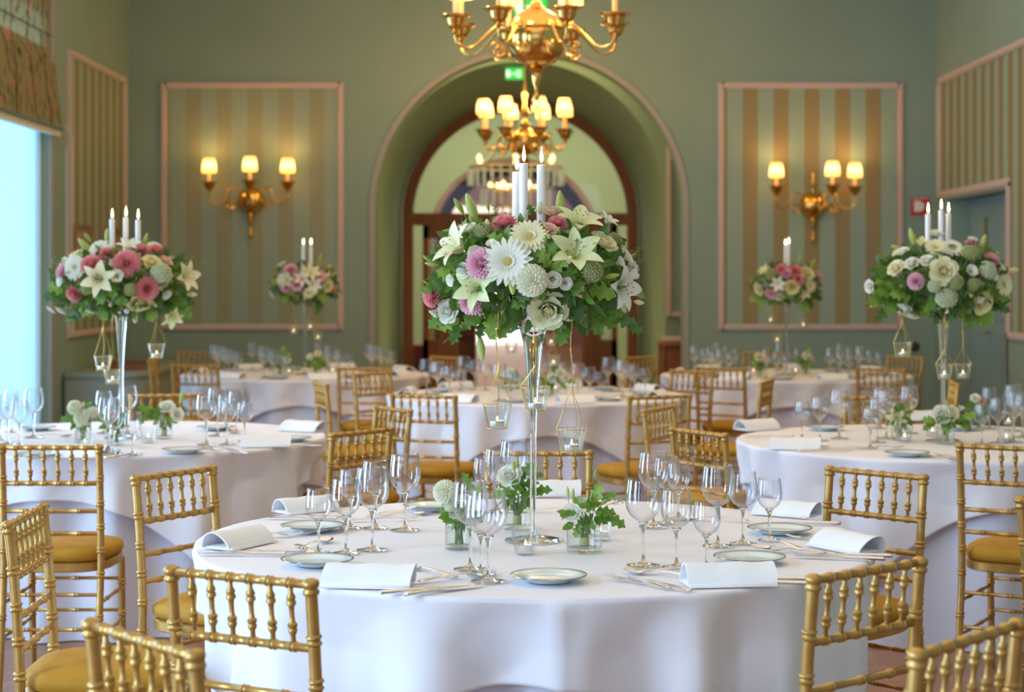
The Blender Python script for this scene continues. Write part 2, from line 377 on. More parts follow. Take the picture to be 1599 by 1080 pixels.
# roman blind over the farthest window (and its neighbours, cropped by the frame edge)
bl_m = blind_mat(); trim_fringe = mat('blind_braid', (.72,.70,.50), .8); grey_braid = mat('grey_braid', (.16,.19,.19), .7)
def roman_blind(wy, label, full=True):
    t = thing('roman_blind', label, 'blind', (XL-.02, wy, 2.53), 0, 'roman blinds along the window wall')
    w = WINW/2+.10
    def cloth(u, v):
        z = .05+v*1.35; y = -w+2*w*u; x = .03+.008*sin(v*9)+.05*max(0, .35-v)
        return (x, y, z)
    mb = MB(); mb.grid(cloth, 12, 24); ob('fabric', (mb, bl_m), t)
    mb = MB()
    for k, z in enumerate((.05, .10, .15)):            # stacked folds at the bottom
        mb.grid(lambda u, v, z=z, k=k: (.115-.06*v-.012*k, -w+2*w*u, z+.50*v), 10, 6)
    ob('bottom_fold', (mb, bl_m), t)
    mb = MB(); mb.box(.045, .125, -w, w, .045, .065); ob('braid', (mb, grey_braid, False), t)
    mb = MB(); n = 60
    mb.box(.05, .10, -w+.01, w-.01, .0, .045); ob('fringe', (mb, trim_fringe, False), t)
    mb = MB()
    for z in (.75, 1.1): mb.tube([(.045, -w, z), (.045, w, z)], .006, 6)
    ob('rod', (mb, mat('rod_cloth', (.13,.09,.03), .8)), t)
    mb = MB(); mb.box(.0, .09, -w, w, 1.37, 1.45); ob('head_rail', (mb, cream, False), t)
    return t
roman_blind(WIN_Y[0], 'botanical print roman blind over the window at the far end, near the sage cabinet')
# window casing strips and blind cord
mb = MB(); mb.box(XL, XL+.03, WIN_Y[0]+WINW/2+.01, WIN_Y[0]+WINW/2+.10, WINZ0, 4.1); struct('trim_11', (mb, mat('casing_paint', (.36,.35,.31), .6), False))
mb = MB(); cy = 13.98
pts = [(XL+.06, cy-.32, 2.62), (XL+.09, cy-.1, 2.60), (XL+.10, cy, 2.55)]+[(XL+.10, cy, 2.55-1.4*k/8) for k in range(1, 9)]
pts += [(XL+.10+.02*sin(a), cy-.0-.10*(1-cos(a)), 1.15-.10*sin(a)) for a in [pi*k/10 for k in range(1, 11)]]
pts += [(XL+.10, cy-.20, 1.15+1.3*k/6) for k in range(1, 7)]
mb.tube(pts, .004, 6)
tag(ob('blind_cord', (mb, mat('cord', (.62,.66,.68), .5))), 'pale looped blind cord hanging beside the window', 'cord')

# low sage cabinet in the corner by the window
ct = thing('low_cabinet', 'low sage-green curved cabinet in the corner beside the window', 'cabinet', (XL+.02, 14.05, 0))
def dshape(w, l, k=0, n=14):
    pts = [(0, -k)]+[(w-.25+(.25+k)*sin(pi/2*i/n), .25-(.25+k)*cos(pi/2*i/n)) for i in range(n+1)]+[(w+k, l), (0, l)]
    return pts
def extrude(pts, z0, z1):
    mb = MB(); n = len(pts); mb.add([(x, y, z0) for x, y in pts]+[(x, y, z1) for x, y in pts], [tuple(range(n-1, -1, -1)), tuple(range(n, 2*n))]+[(i, (i+1) % n, n+(i+1) % n, n+i) for i in range(n)]); return mb
cab_m = noisy(mat('sage_cabinet', (.30,.36,.30), .5), (.28,.34,.29), (.32,.38,.32), 2, 2)
ob('body', (extrude(dshape(.62, 2.35), .08, .69), cab_m), ct); ob('top', (extrude(dshape(.62, 2.35, .02), .69, .725), cab_m), ct); ob('plinth', (extrude(dshape(.58, 2.35, 0), 0, .08), wood_d), ct)
t = thing('serving_tray', 'dark wooden tray lying on the low sage cabinet', 'tray', (XL+.36, 14.75, .726))
mb = MB(); mb.box(-.2, .2, -.3, .3, 0, .012); ob('base', (mb, wood_d, False), t)
mb = MB(); [mb.box(*q) for q in ((-.2,-.185,-.3,.3,.012,.05), (.185,.2,-.3,.3,.012,.05), (-.185,.185,-.3,-.285,.012,.05), (-.185,.185,.285,.3,.012,.05))]; ob('rim', (mb, wood_d, False), t)
for k, (yy, lab) in enumerate(((14.62, 'small wood-framed picture on the window wall, nearer the window'), (15.75, 'small wood-framed picture on the window wall, nearer the corner'))):
    t = thing('framed_picture', lab, 'picture', (XL+.01, yy, 1.62), 0, 'framed pictures on the window wall')
    w, h = .28, .27
    mb = MB(); [mb.box(0, .025, *q) for q in ((-w, -w+.035, -h, h), (w-.035, w, -h, h), (-w+.035, w-.035, h-.035, h), (-w+.035, w-.035, -h, -h+.035))]
    ob('frame', (mb, oak_f, False), t); mb = MB(); mb.box(.002, .012, -w+.035, w-.035, -h+.035, h-.035); ob('print', (mb, mat('faded_print', (.38,.27,.21), .5), False), t)

# fire sign, exit signs, wall fittings
t = thing('fire_sign', 'small red fire sign with white pictogram on the back wall', 'sign', (bx(1437), YB, 1.46-(322-HY)*YB/F_PX))
mb = MB(); mb.box(-.083, .083, -.008, 0, -.083, .083); ob('plate', (mb, mat('red_sign', (.55,.03,.03), .4), False), t)
mb = MB(); mb.box(-.055, -.005, -.010, -.008, -.05, .05)
n = 16; mb.add([(-.005+.045*sin(pi*i/n), -.0095, .045*cos(pi*i/n)) for i in range(n+1)], [tuple(range(n+1))]); mb.box(-.07, .07, -.0095, -.008, .066, .072)
ob('pictogram', (mb, mat('sign_white', (.85,.8,.75), .5), False), t)
def exit_sign(loc, w, h, label):
    t = thing('exit_sign', label, 'sign', loc)
    mb = MB(); mb.box(-w/2, w/2, -.012, .012, -h/2, h/2); ob('panel', (mb, emis('exit_green', (.03,.62,.08), 1.0), False), t)
    mb = MB(); u = w/14                                # running figure, doorway and arrow
    def q(*p): mb.add([(x*u, -.0135, z*u) for x, z in p], [tuple(range(len(p)))])
    q((-6.2,-2.6), (-3.4,-2.6), (-3.4,2.6), (-6.2,2.6))
    q((1.6,-2.6), (4.6,-2.6), (4.6,2.6), (1.6,2.6))
    q((-2.4,-.35), (-.4,-.35), (-.4,.35), (-2.4,.35)); q((-.4,-1.1), (.9,0), (-.4,1.1))
    ob('symbol', (mb, emis('exit_white', (.80,1.0,.70), 1.3), False), t)
    mb = MB(); u2 = u
    def q2(*p): mb.add([(x*u2, -.015, z*u2) for x, z in p], [tuple(range(len(p)))])
    mb.lathe([(.45*u, 0), (.45*u, .001)], 10, Matrix.Translation((3.1*u, -.0148, 1.7*u)) @ Matrix.Rotation(pi/2, 4, 'X'))
    q2((2.6,1.1), (3.6,1.1), (3.5,-.4), (2.7,-.4)); q2((2.7,-.4), (3.1,-.4), (2.5,-2.2), (2.0,-2.1)); q2((3.1,-.4), (3.5,-.4), (4.3,-1.5), (3.9,-1.8)); q2((2.6,.9), (2.0,.1), (2.2,-.1), (2.8,.6)); q2((3.6,.9), (4.2,.2), (4.0,0), (3.4,.6))
    ob('figure', (mb, mat('exit_dark_green', (.01,.25,.04), .5), False), t)
    return t
exit_sign((bx(829), YB-.014, CAM_Z+(434-11)*YB/F_PX), .30, .15, 'green illuminated exit sign on the wall above the arch')
exit_sign((bx(804, 18.8), 18.8, CAM_Z+(434-115)*18.8/F_PX), .19, .12, 'green exit sign hanging inside the arched passage')
for k, (px, py, nm, lb) in enumerate(((1428, 541, 'wall_socket', 'dark round wall socket low on the back wall'),)):
    mb = MB(); mb.lathe([(.045, 0), (.045, .012), (.03, .02)], 20, Matrix.Translation((bx(px), YB, CAM_Z-(py-HY)*YB/F_PX)) @ Matrix.Rotation(pi/2, 4, 'X'))
    tag(ob(nm, (mb, mat('bakelite', (.04,.04,.04), .4))), lb, 'socket')

# glazed mahogany door screen closing the tunnel vault
GY = TY1-.02; wr = TR-.02
mb = arch_band(TX, TSP, wr-.13, wr, GY-.06, GY+.06)
mb.box(TX-wr+.13, TX+wr-.13, GY-.06, GY+.06, TSP-.09, TSP+.06)
scr = struct('door_2', (mb, wood_d, True, 30))
fx = [(-1.32, -1.13), (-1.0, -.74), (.74, 1.0), (1.13, 1.32)]
for i, s in enumerate((-1, 1)):
    for (a, b) in ((1.13, 1.20), (.76, 1.0)):
        mb = MB(); mb.box(*sorted((TX+s*a, TX+s*b)), GY-.04, GY+.04, 0, TSP-.09); ob('stile', (mb, wood_d, False), scr)
    mb = MB(); mb.box(*sorted((TX+s*1.2, TX+s*1.0)), GY-.04, GY+.04, .0, .7); mb.box(*sorted((TX+s*1.2, TX+s*1.0)), GY-.04, GY+.04, TSP-.25, TSP-.09); ob('rail', (mb, wood_d, False), scr)
    mb = MB(); mb.box(*sorted((TX+s*1.2, TX+s*1.0)), GY-.005, GY+.005, .7, TSP-.25); ob('side_glass', (mb, pane_m, False), scr)
vs = [(TX+(wr-.13)*cos(pi*i/40), GY, TSP+.06+(wr-.19)*sin(pi*i/40)) for i in range(41)]
mb = MB(); mb.add(vs, [tuple(range(41))]); ob('fanlight', (mb, pane_m, False), scr)
# the hall beyond
slab('wall_hall_left', (-4.7, -4.5, TY1+.2, 30, 0, 5.2), wall_m); slab('wall_hall_right', (4.5, 4.7, TY1+.2, 30, 0, 5.2), wall_m); slab('ceiling_hall', (-4.7, 4.7, TY1+.2, 30, 5.2, 5.3), ceil_m)
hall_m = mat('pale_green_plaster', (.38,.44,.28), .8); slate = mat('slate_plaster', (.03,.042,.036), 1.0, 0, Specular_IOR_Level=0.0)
HX, HR, HSP = .03, 1.39, 2.05
struct('wall_hall_back', (arch_wall2(HX, HSP, HR, -4.7, 4.7, 5.2, 30, 30.25), hall_m, True, 30))
struct('trim_12', (arch_band(HX, HSP, HR-.06, HR+.02, 29.95, 30.3), mat('arch_rim_wood', (.28,.13,.06), .5), True, 30))
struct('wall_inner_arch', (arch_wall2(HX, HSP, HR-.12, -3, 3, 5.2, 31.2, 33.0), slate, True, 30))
slab('wall_far_left', (-3.2, -3.0, 30.25, 40, 0, 5.2), hall_m); slab('wall_far_right', (3.0, 3.2, 30.25, 40, 0, 5.2), hall_m)
mb = MB(); mb.box(-3.2, 3.2, 40, 40.1, 0, 5.2); struct('wall_far', (mb, mat('rose_plaster', (.40,.24,.22), .8), False))
mb = MB(); mb.box(-1.55, .75, 39.94, 39.98, 1.9, 3.05); struct('window_6', (mb, emis('warm_lit_window', (1.0,.78,.60), 1.15), False))
mb = MB(); mb.box(-1.1, .55, 39.94, 39.98, -.05, 1.35); struct('window_7', (mb, emis('bright_lit_window', (1.0,.84,.74), 1.6), False))
area('far_lamp', (0, 36.5, 5.0), (0, 0, 0), 4, 4, 60, (1.0,.70,.52))
# furniture seen beyond the doors
t = thing('reception_desk', 'dark red upholstered counter beyond the wooden doors', 'counter', ((667-CX)*23.3/F_PX, 23.3, 0))
red_m = noisy(mat('oxblood_leather', (.22,.04,.04), .4), (.18,.03,.03), (.26,.06,.05), 4, 3)
mb = MB(); mb.box(-.34, .34, -.2, .2, 0, .56, None, .01); ob('body', (mb, red_m, False), t); mb = MB(); mb.box(-.37, .37, -.23, .23, .56, .62, None, .015); ob('top', (mb, mat('dusty_red', (.42,.12,.11), .5), False), t)
t = thing('bookcase', 'dark tall shelf unit beyond the wooden doors', 'bookcase', ((712-CX)*24.5/F_PX, 24.5, 0))
mb = MB(); mb.box(-.28, -.25, -.15, .15, 0, 1.6); mb.box(.25, .28, -.15, .15, 0, 1.6); mb.box(-.25, .25, .13, .15, 0, 1.6); ob('carcass', (mb, wood_d, False), t)
for k in range(6): mb = MB(); mb.box(-.25, .25, -.14, .13, .1+k*.29, .12+k*.29); ob('shelf', (mb, red_m, False), t)
# side table in the lobby, right of the arch
t = thing('console_table', 'dark console table against the passage wall inside the arch', 'table', ((1062-CX)*17.6/F_PX, 17.6, 0))
mb = MB(); mb.box(-.20, .25, -.25, .25, .80, .84, None, .006); ob('top', (mb, wood_d, False), t)
for sx in (-.17, .2):
    for sy in (-.2, .2): mb = MB(); mb.tube([(sx, sy, 0), (sx, sy, .80)], [.015, .025]); ob('leg', (mb, wood_d), t)
mb = MB(); mb.box(-.17, .22, -.2, .2, .55, .80); ob('apron', (mb, wood_d, False), t)
mb = MB(); mb.box(-.16, .1, -.12, .12, 0, .05, None, .01); tag(ob('cream_box', (mb, cream, False), loc=((1060-CX)*17.6/F_PX, 17.6, .841)), 'low cream box lying on the dark console table', 'box')
# ------------------------------------------------------------------ tables and cloths
TABLES = {  # centre x, y, overlay turn, cloth seed
 'near': (.06, 4.92, radians(-1), 3), 'window': (-1.75, 8.1, radians(-6), 5), 'doorway': (1.90, 7.9, radians(8), 9),
 'centre': (.15, 11.0, radians(3), 12), 'farwindow': (-1.53, 13.4, radians(4), 17), 'fardoor': (2.01, 13.3, radians(-5), 21)}
TNAME = {'near': 'nearest table', 'window': 'window table', 'doorway': 'doorway table', 'centre': 'central table', 'farwindow': 'far window-side table', 'fardoor': 'far doorway-side table'}
R0, ZT = .915, .75
def cloths(key):
    cx, cy, rot, seed = TABLES[key]; rnd = random.Random(seed)
    nf = 16; ph = [rnd.uniform(0, 6.28) for _ in range(4)]
    def fold(a):                                       # 0..1 flute profile around the rim
        s = .5+.5*sin(nf*a+ph[0]+1.1*sin(3*a+ph[1])+.7*sin(2*a+ph[2])); return s**1.2
    def under(a, d):                                   # radius of the underskirt at drop d
        k = min(1, d/.20)**.8; return R0-.012+k*(.006-.068*(1-fold(a)))
    def push(a, d, r):                                 # cloth gives way to a chair seat slid under the table
        if d < .06: return r
        w = min(1, (d-.06)/.13); w = w*w*(3-2*w); lim = r; ux, uy = cos(a), sin(a)
        for (ox, oy, yaw) in CHAIR_XY:
            if hypot(ox-cx, oy-cy) > 1.5: continue
            c, s = cos(yaw), sin(yaw); px_, py_ = cx-ox, cy-oy; lx, ly = px_*c+py_*s, -px_*s+py_*c; vx, vy = ux*c+uy*s, -ux*s+uy*c
            t0, t1 = 0, 9
            for q, v, lo, hi in ((lx, vx, -.225, .225), (ly, vy, -.30, .235)):
                if abs(v) < 1e-9:
                    if q < lo or q > hi: t1 = -1
                    continue
                m0, m1 = sorted(((lo-q)/v, (hi-q)/v)); t0, t1 = max(t0, m0), min(t1, m1)
            if 0 < t0 < t1: lim = min(lim, max(.28, t0-.012))
        return r+(lim-r)*w
    mb = MB(); nA = 288; zs = [0, .004, .012, .03, .045, .06, .07, .08, .09, .1, .11, .12, .13, .14, .15, .16, .17, .18, .19, .205, .25, .3, .4, .5, .6, .68, .742]
    def ur(i, j):
        a = 2*pi*i; d = zs[round(j*(len(zs)-1))]; r = under(a, d)-(.010 if d < .002 else .003 if d < .008 else 0)
        q_ = r; r = push(a, d, r); r -= min(.026, .4*d)+.045*min(1, (q_-r)/.04); return (r*cos(a), r*sin(a), ZT-.004-d)
    mb.grid(ur, nA, len(zs)-1, wrap=True)
    u = ob('underskirt', (mb, linen_under, True, 0), loc=(cx, cy, 0))
    tag(u, 'floor-length white underskirt of the %s' % TNAME[key], 'tablecloth', 'white underskirts to the floor')
    h = 1.10 if key != 'near' else 1.125
    mb = MB(); nA = 288; nd = 32; nt = 10
    ph2 = rnd.uniform(0, 6)
    def ov(i, j):
        a = 2*pi*i; q = a-rot; m = max(abs(cos(q)), abs(sin(q))); rm = h/m
        k = round(j*(nt+nd))
        if k <= nt:
            r = (R0-.012)*(k/nt)**.7; return (r*cos(a), r*sin(a), ZT)
        t = (k-nt)/nd; D = (rm-R0)*.97; d = D*t**1.25
        rd = min(d, .014)/.014; rr = R0-.012+.016*sin(rd*pi/2)
        c = max(0, 1-abs(((q/(pi/2)) % 1)-.5)*3.2)       # near a corner: 1
        corner = c*c*(.02+.045*sin(3.2*pi*c+1))*min(1, d/.3)
        fl = (-.060*(1-fold(a))-.016*(.5+.5*sin(27*a+ph2+.8*sin(5*a))))*min(1, d/.13)+.012*min(1, d/.2)+(.014*max(0, 1-abs(a-(3*pi/2+.045))/.035)*min(1, d/.03) if key == 'near' else 0)
        r = max(rr+fl+corner, under(a, d)+.010)
        r = push(a, d, r); z = ZT-max(0, d-.004) if d > .001 else ZT
        return (r*cos(a), r*sin(a), z)
    mb.grid(ov, nA, nt+nd, wrap=True)
    o = ob('tablecloth', (mb, linen, True, 0), loc=(cx, cy, 0))
    md = o.modifiers.new('hem', 'SOLIDIFY'); md.thickness = .0025; md.offset = 1
    tag(o, 'square white cloth draped over the %s' % TNAME[key], 'tablecloth', 'square white tablecloths')
    # pressed crease lines across the cloth
ZC_ = ZT+.0035                                         # top of cloth

# ------------------------------------------------------------------ chairs
def catmull(pts, n):
    P_ = [Vector(p) for p in pts]; P_ = [P_[0]*2-P_[1]]+P_+[P_[-1]*2-P_[-2]]; out = []
    for i in range(1, len(P_)-2):
        for k in range(n):
            t = k/n; a, b, c, d = P_[i-1:i+3]
            out.append(.5*((2*b)+(c-a)*t+(2*a-5*b+4*c-d)*t*t+(3*b-a-3*c+d)*t**3))
    out.append(P_[-2]); return out
RING = [(-.0115,1), (-.009,1.27), (-.006,1.34), (-.0035,1.1), (0,1.02), (.0035,1.1), (.006,1.34), (.009,1.27), (.0115,1)]
def bamboo(pts, r, rings, n=10, k=1.0, cap=False):
    """turned rod along a path with pairs of raised rings at the given fractions"""
    pts = [Vector(p) for p in pts]; L = [0]
    for a, b in zip(pts, pts[1:]): L.append(L[-1]+(b-a).length)
    T = L[-1]
    def at(s):
        s = min(max(s, 0), T)
        for i in range(len(L)-1):
            if s <= L[i+1]+1e-9: return pts[i].lerp(pts[i+1], (s-L[i])/max(L[i+1]-L[i], 1e-9))
        return pts[-1]
    st = [(l, 1.0) for l in L]
    for g in rings:
        st = [q for q in st if abs(q[0]-g*T) > .013*k or q[0] in (0, T)]
        st += [(g*T+o*k, m) for o, m in RING if 0 < g*T+o*k < T]
    if cap: st = [q for q in st if q[0] < T-.034]+[(T-.034,1), (T-.031,1.3), (T-.026,1.36), (T-.022,1.1), (T-.019,1.1), (T-.015,1.36), (T-.010,1.42), (T-.005,1.25), (T-.001,.7), (T, .25)]
    st.sort(); mb = MB(); mb.tube([at(s) for s, _ in st], [r*m for _, m in st], n); return mb
PZ = .875
POST = [(0,-.235,0), (0,-.200,.22), (0,-.172,.43), (0,-.180,.66), (0,-.200,PZ)]
pc = catmull(POST, 6)
def post_y(z):
    for a, b in zip(pc, pc[1:]):
        if a.z <= z <= b.z: return a.y+(b.y-a.y)*(z-a.z)/(b.z-a.z)
    return pc[-1].y
HW = .172
def rod_mesh(a, b, r, rings, k=.8, n=8): return bamboo([a, b], r, rings, n, k).mesh('rod', gold, True, 50)
def seat_shape(w0, w1, y0, y1, n=40, p=3.4):
    out = []
    for i in range(n):
        a = 2*pi*i/n; c, s = cos(a), sin(a); q = (abs(c)**p+abs(s)**p)**(-1/p); v = s*q; u = c*q
        w = w0+(w1-w0)*(v+1)/2; out.append((u*w/2, y0+(y1-y0)*(v+1)/2))
    return out
CH = {}
def chair_meshes():
    CH['post'] = bamboo(pc, .0125, (.30, .47, .57, .665, .76, .86), 12, 1, True).mesh('back_post', gold, True, 50)
    zr = [.862, .735, .636, .556]
    CH['rails'] = []
    for i, z in enumerate(zr):
        y = post_y(z); m = bamboo([(-HW, y, z), (HW, y, z)], .0088 if i < 2 else .008, [k/7 for k in range(1, 7)] if i < 2 else (.22, .5, .78), 8, .75).mesh('rail', gold, True, 50)
        CH['rails'].append(('top_rail' if i == 0 else 'back_rail', m))
    ya, yb = post_y(zr[1]), post_y(zr[0]); r = .0052
    L = hypot(yb-ya, zr[0]-zr[1]); mb = MB()
    prof = [(0,1), (.18,1), (.21,1.5), (.26,1.9), (.29,1.4), (.31,1.9), (.36,1.9), (.38,1.2), (.46,1.0), (.56,1.0), (.64,1.2), (.66,1.9), (.71,1.9), (.73,1.4), (.76,1.9), (.81,1.5), (.84,1), (1,1)]
    mb.tube([(0, ya+(yb-ya)*t, zr[1]+(zr[0]-zr[1])*t) for t, _ in prof], [r*q for _, q in prof], 8)
    CH['spindle'] = mb.mesh('spindle', gold, True, 50)
    o = seat_shape(.365, .40, -.185, .20); n = len(o)
    def ring(k, z): return [(x*(1-k), y*(1-k)+.0075*k, z) for x, y in o]
    mb = MB(); rs = [ring(.03, .418), ring(0, .422), ring(0, .448), ring(.03, .452)]
    mb.add([p for q in rs for p in q], [tuple(range(n-1, -1, -1)), tuple(range(3*n, 4*n))]+[(j*n+i, j*n+(i+1) % n, (j+1)*n+(i+1) % n, (j+1)*n+i) for j in range(3) for i in range(n)])
    CH['seat'] = mb.mesh('seat_frame', gold)
    mb = MB(); rs = [ring(.06, .453), ring(.0, .462), ring(-.015, .475), ring(-.005, .488), ring(.05, .498), ring(.2, .506), ring(.45, .510), ring(.8, .512)]
    m = len(rs); mb.add([p for q in rs for p in q], [tuple(range(n-1, -1, -1)), tuple(range((m-1)*n, m*n))]+[(j*n+i, j*n+(i+1) % n, (j+1)*n+(i+1) % n, (j+1)*n+i) for j in range(m-1) for i in range(n)])
    CH['cushion'] = mb.mesh('seat_cushion', mustard, True, 0)
    CH['leg'] = bamboo([(0, .20, 0), (0, .178, .42)], .0125, (.2, .5, .78), 10, 1).mesh('front_leg', gold, True, 50)
    CH['st'] = []
    for z in (.34, .22):
        y = .178+.022*(1-z/.42); CH['st'].append(rod_mesh((-HW, y, z), (HW, y, z), .0065, (.25, .5, .75)))
        CH['st'].append(rod_mesh((-HW, post_y(z), z), (HW, post_y(z), z), .0065, (.25, .5, .75)))
        for s in (-1, 1): CH['st'].append(rod_mesh((s*HW, y, z-.03), (s*HW, post_y(z), z-.03), .0065, (.3, .7)))
chair_meshes()
CHAIR_XY = []
def chair(a, b, key, label, d=None):
    ym = (a[1]+b[1])/2; dd = d or (CAM_Z-PZ)*F_PX/(ym-HY)
    sg = 1 if a[1] > b[1] else -1; best = None         # depth difference of the two posts that gives the back its true width
    for i in range(173):
        e = i*.002; da, db = dd-sg*e/2, dd+sg*e/2; xa, xb = (a[0]-CX)*da/F_PX, (b[0]-CX)*db/F_PX; w_ = hypot(xb-xa, e)
        if best is None or abs(w_-2*HW) < best[0]-1e-6: best = (abs(w_-2*HW), xb-xa, sg*e, (xa+xb)/2)
    _, dx, dy, mx = best; my = dd
    cx, cy = TABLES[key][:2]; best = None
    for yaw in (atan2(dy, dx), atan2(dy, dx)+pi):
        f = Vector((-sin(yaw), cos(yaw))); s = f.dot(Vector((cx-mx, cy-my)).normalized())
        if best is None or s > best[0]: best = (s, yaw, f)
    _, yaw, f = best; ox, oy = mx+f.x*.200, my+f.y*.200
    CHAIR_XY.append((ox, oy, yaw))
    t = thing('chiavari_chair', label, 'chair', (ox, oy, 0), yaw, 'gold chiavari chairs')
    for s in (-1, 1):
        ob('back_post', CH['post'], t, loc=(s*HW, 0, 0)); ob('front_leg', CH['leg'], t, loc=(s*.168, 0, 0))
    for n, m in CH['rails']: ob(n, m, t)
    for k in range(1, 7): ob('spindle', CH['spindle'], t, loc=(-HW+2*HW*k/7, 0, 0))
    ob('seat_frame', CH['seat'], t); ob('seat_cushion', CH['cushion'], t)
    for m in CH['st']: ob('stretcher', m, t)
    return t
chair((268,880), (485,904), 'near', 'gold chair with its back to us, before the nearest table, window side')
chair((1272,897), (1438,866), 'near', 'gold chair with its back to us, before the nearest table, doorway side')
chair((212,741), (331,724), 'near', 'gold chair angled at the window-side end of the nearest table')
chair((1297,724), (1443,741), 'near', 'gold chair angled at the doorway-side end of the nearest table')
chair((760,702), (923,702), 'near', 'gold chair facing us behind the nearest table, partly hidden by the tall vase')
chair((142,961), (304,1013), 'near', 'gold chair cropped by the bottom edge below the mustard cushion, window side')
chair((1435,1013), (1591,960), 'near', 'gold chair cropped by the bottom edge, doorway side')
chair((13,811), (67,784), 'near', 'gold chair seen almost edge-on at the left edge, mustard cushion below')
chair((3,693), (155,693), 'window', 'gold chair squarely before the table by the window, plump mustard seat in view')
chair((520,672), (610,668), 'window', 'gold chair just beyond the nearest table, turned to the window table')
chair((589,630), (641,639), 'window', 'narrow-looking turned gold chair on the arch side of the window table')
chair((205,618), (314,617), 'window', 'gold chair facing us behind the window table beside the rose posy', 9.22)
chair((1499,694), (1652,694), 'doorway', 'gold chair squarely before the table by the doorway, mustard seat in view')
chair((1594,777), (1740,793), 'doorway', 'gold chair of which only one post shows at the right edge')
chair((1050,666), (1132,674), 'doorway', 'gold chair just beyond the nearest table, turned to the doorway table')
chair((1006,637), (1052,632), 'doorway', 'narrow-looking turned gold chair on the arch side of the doorway table')
chair((1319,618), (1424,616), 'doorway', 'gold chair facing us behind the doorway table, behind its wine glasses')
chair((613,615), (711,615), 'centre', 'gold chair with mustard seat before the central table, window side of the tall vase')
chair((984,617), (1077,615), 'centre', 'gold chair with mustard seat before the central table, doorway side of the tall vase')
chair((553,582), (609,579), 'centre', 'turned gold chair at the window-side end of the central table')
chair((1050,580), (1113,584), 'centre', 'turned gold chair at the doorway-side end of the central table', 11.55)
chair((492,594), (510,598), 'centre', 'gold chair seen from its side between the window table and the central table')
chair((1190,595), (1206,591), 'centre', 'gold chair seen from its side between the doorway table and the central table')
chair((675,553), (719,554), 'centre', 'gold chair behind the central table before the oxblood counter', 13.6)
chair((976,552), (1023,551), 'centre', 'gold chair behind the central table near the arch doorway side', 13.6)
chair((529,572), (609,574), 'farwindow', 'gold chair before the far window-side table, at its arch end')
chair((270,568), (340,568), 'farwindow', 'gold chair before the far window-side table, at its window end')
chair((233,559), (243,556), 'farwindow', 'gold chair seen edge-on near the low sage cabinet')
chair((279,551), (338,551), 'farwindow', 'small-looking gold chair behind the far window-side table', 14.5)
chair((1088,573), (1162,573), 'fardoor', 'gold chair before the far doorway-side table, at its arch end')
chair((1339,574), (1412,574), 'fardoor', 'gold chair before the far doorway-side table, at its doorway end')
chair((1160,551), (1231,552), 'fardoor', 'small-looking gold chair behind the far doorway-side table', 14.5)
chair((1388,554), (1441,557), 'fardoor', 'turned gold chair at the far corner by the round wall socket')
chair((1486,594), (1497,597), 'fardoor', 'gold chair seen edge-on before the teal doorway')

for k in TABLES: cloths(k)
# ------------------------------------------------------------------ glassware
def wine_glass_meshes(H, rb):
    zb = .48*H; o = [(.006, zb), (.35*rb, zb+.03*H), (.66*rb, zb+.075*H), (.88*rb, zb+.14*H), (.985*rb, zb+.21*H), (rb, zb+.26*H), (.975*rb, zb+.34*H), (.92*rb, zb+.43*H), (.86*rb, H)]
    o = [(v.x, v.z) for v in catmull([(x, 0, z) for x, z in o], 3)]
    t = .0011; inn = [(max(x-t, .0002), z+(t if i < 6 else 0)) for i, (x, z) in enumerate(o)]; inn[-1] = (o[-1][0]-t, o[-1][1])
    mb = MB(); mb.lathe(o+inn[::-1][0:], 28, None, False); bowl = mb.mesh('bowl', bowl_glass, True, 0)
    mb = MB(); mb.lathe([(.0042, .012*H*2), (.0036, .15*H), (.0036, .33*H), (.0048, .41*H), (.0075, .455*H), (.0125, .489*H), (.006, .4915*H), (.0001, .492*H)], 14, None, True); stem = mb.mesh('stem', solid_glass, True, 0)
    rf = .94*rb; mb = MB(); mb.lathe([(rf*.98, 0), (rf, .0009), (rf*.97, .0018), (rf*.6, .0035), (rf*.3, .0065), (.008, .0115), (.0042, .024*H)], 28); foot = mb.mesh('foot', solid_glass, True, 0)
    return bowl, stem, foot
GL = {'large': wine_glass_meshes(.215, .044), 'medium': wine_glass_meshes(.192, .0385), 'small': wine_glass_meshes(.167, .034)}
GH = {'large': 'tall red-wine', 'medium': 'medium white-wine', 'small': 'smallest'}
def glass(x, y, size, where, key, parts=True):
    t = thing('wine_glass', '%s glass %s on the %s' % (GH[size], where, TNAME[key]), 'glass', (x, y, ZC_), 0, 'wine glasses on the %s' % TNAME[key])
    b, s, f = GL[size]; ob('bowl', b, t); ob('stem', s, t); ob('foot', f, t); return t
def gpx(px, py, size, where, key): p = P(px, py, ZC_); return glass(p.x, p.y, size, where, key)
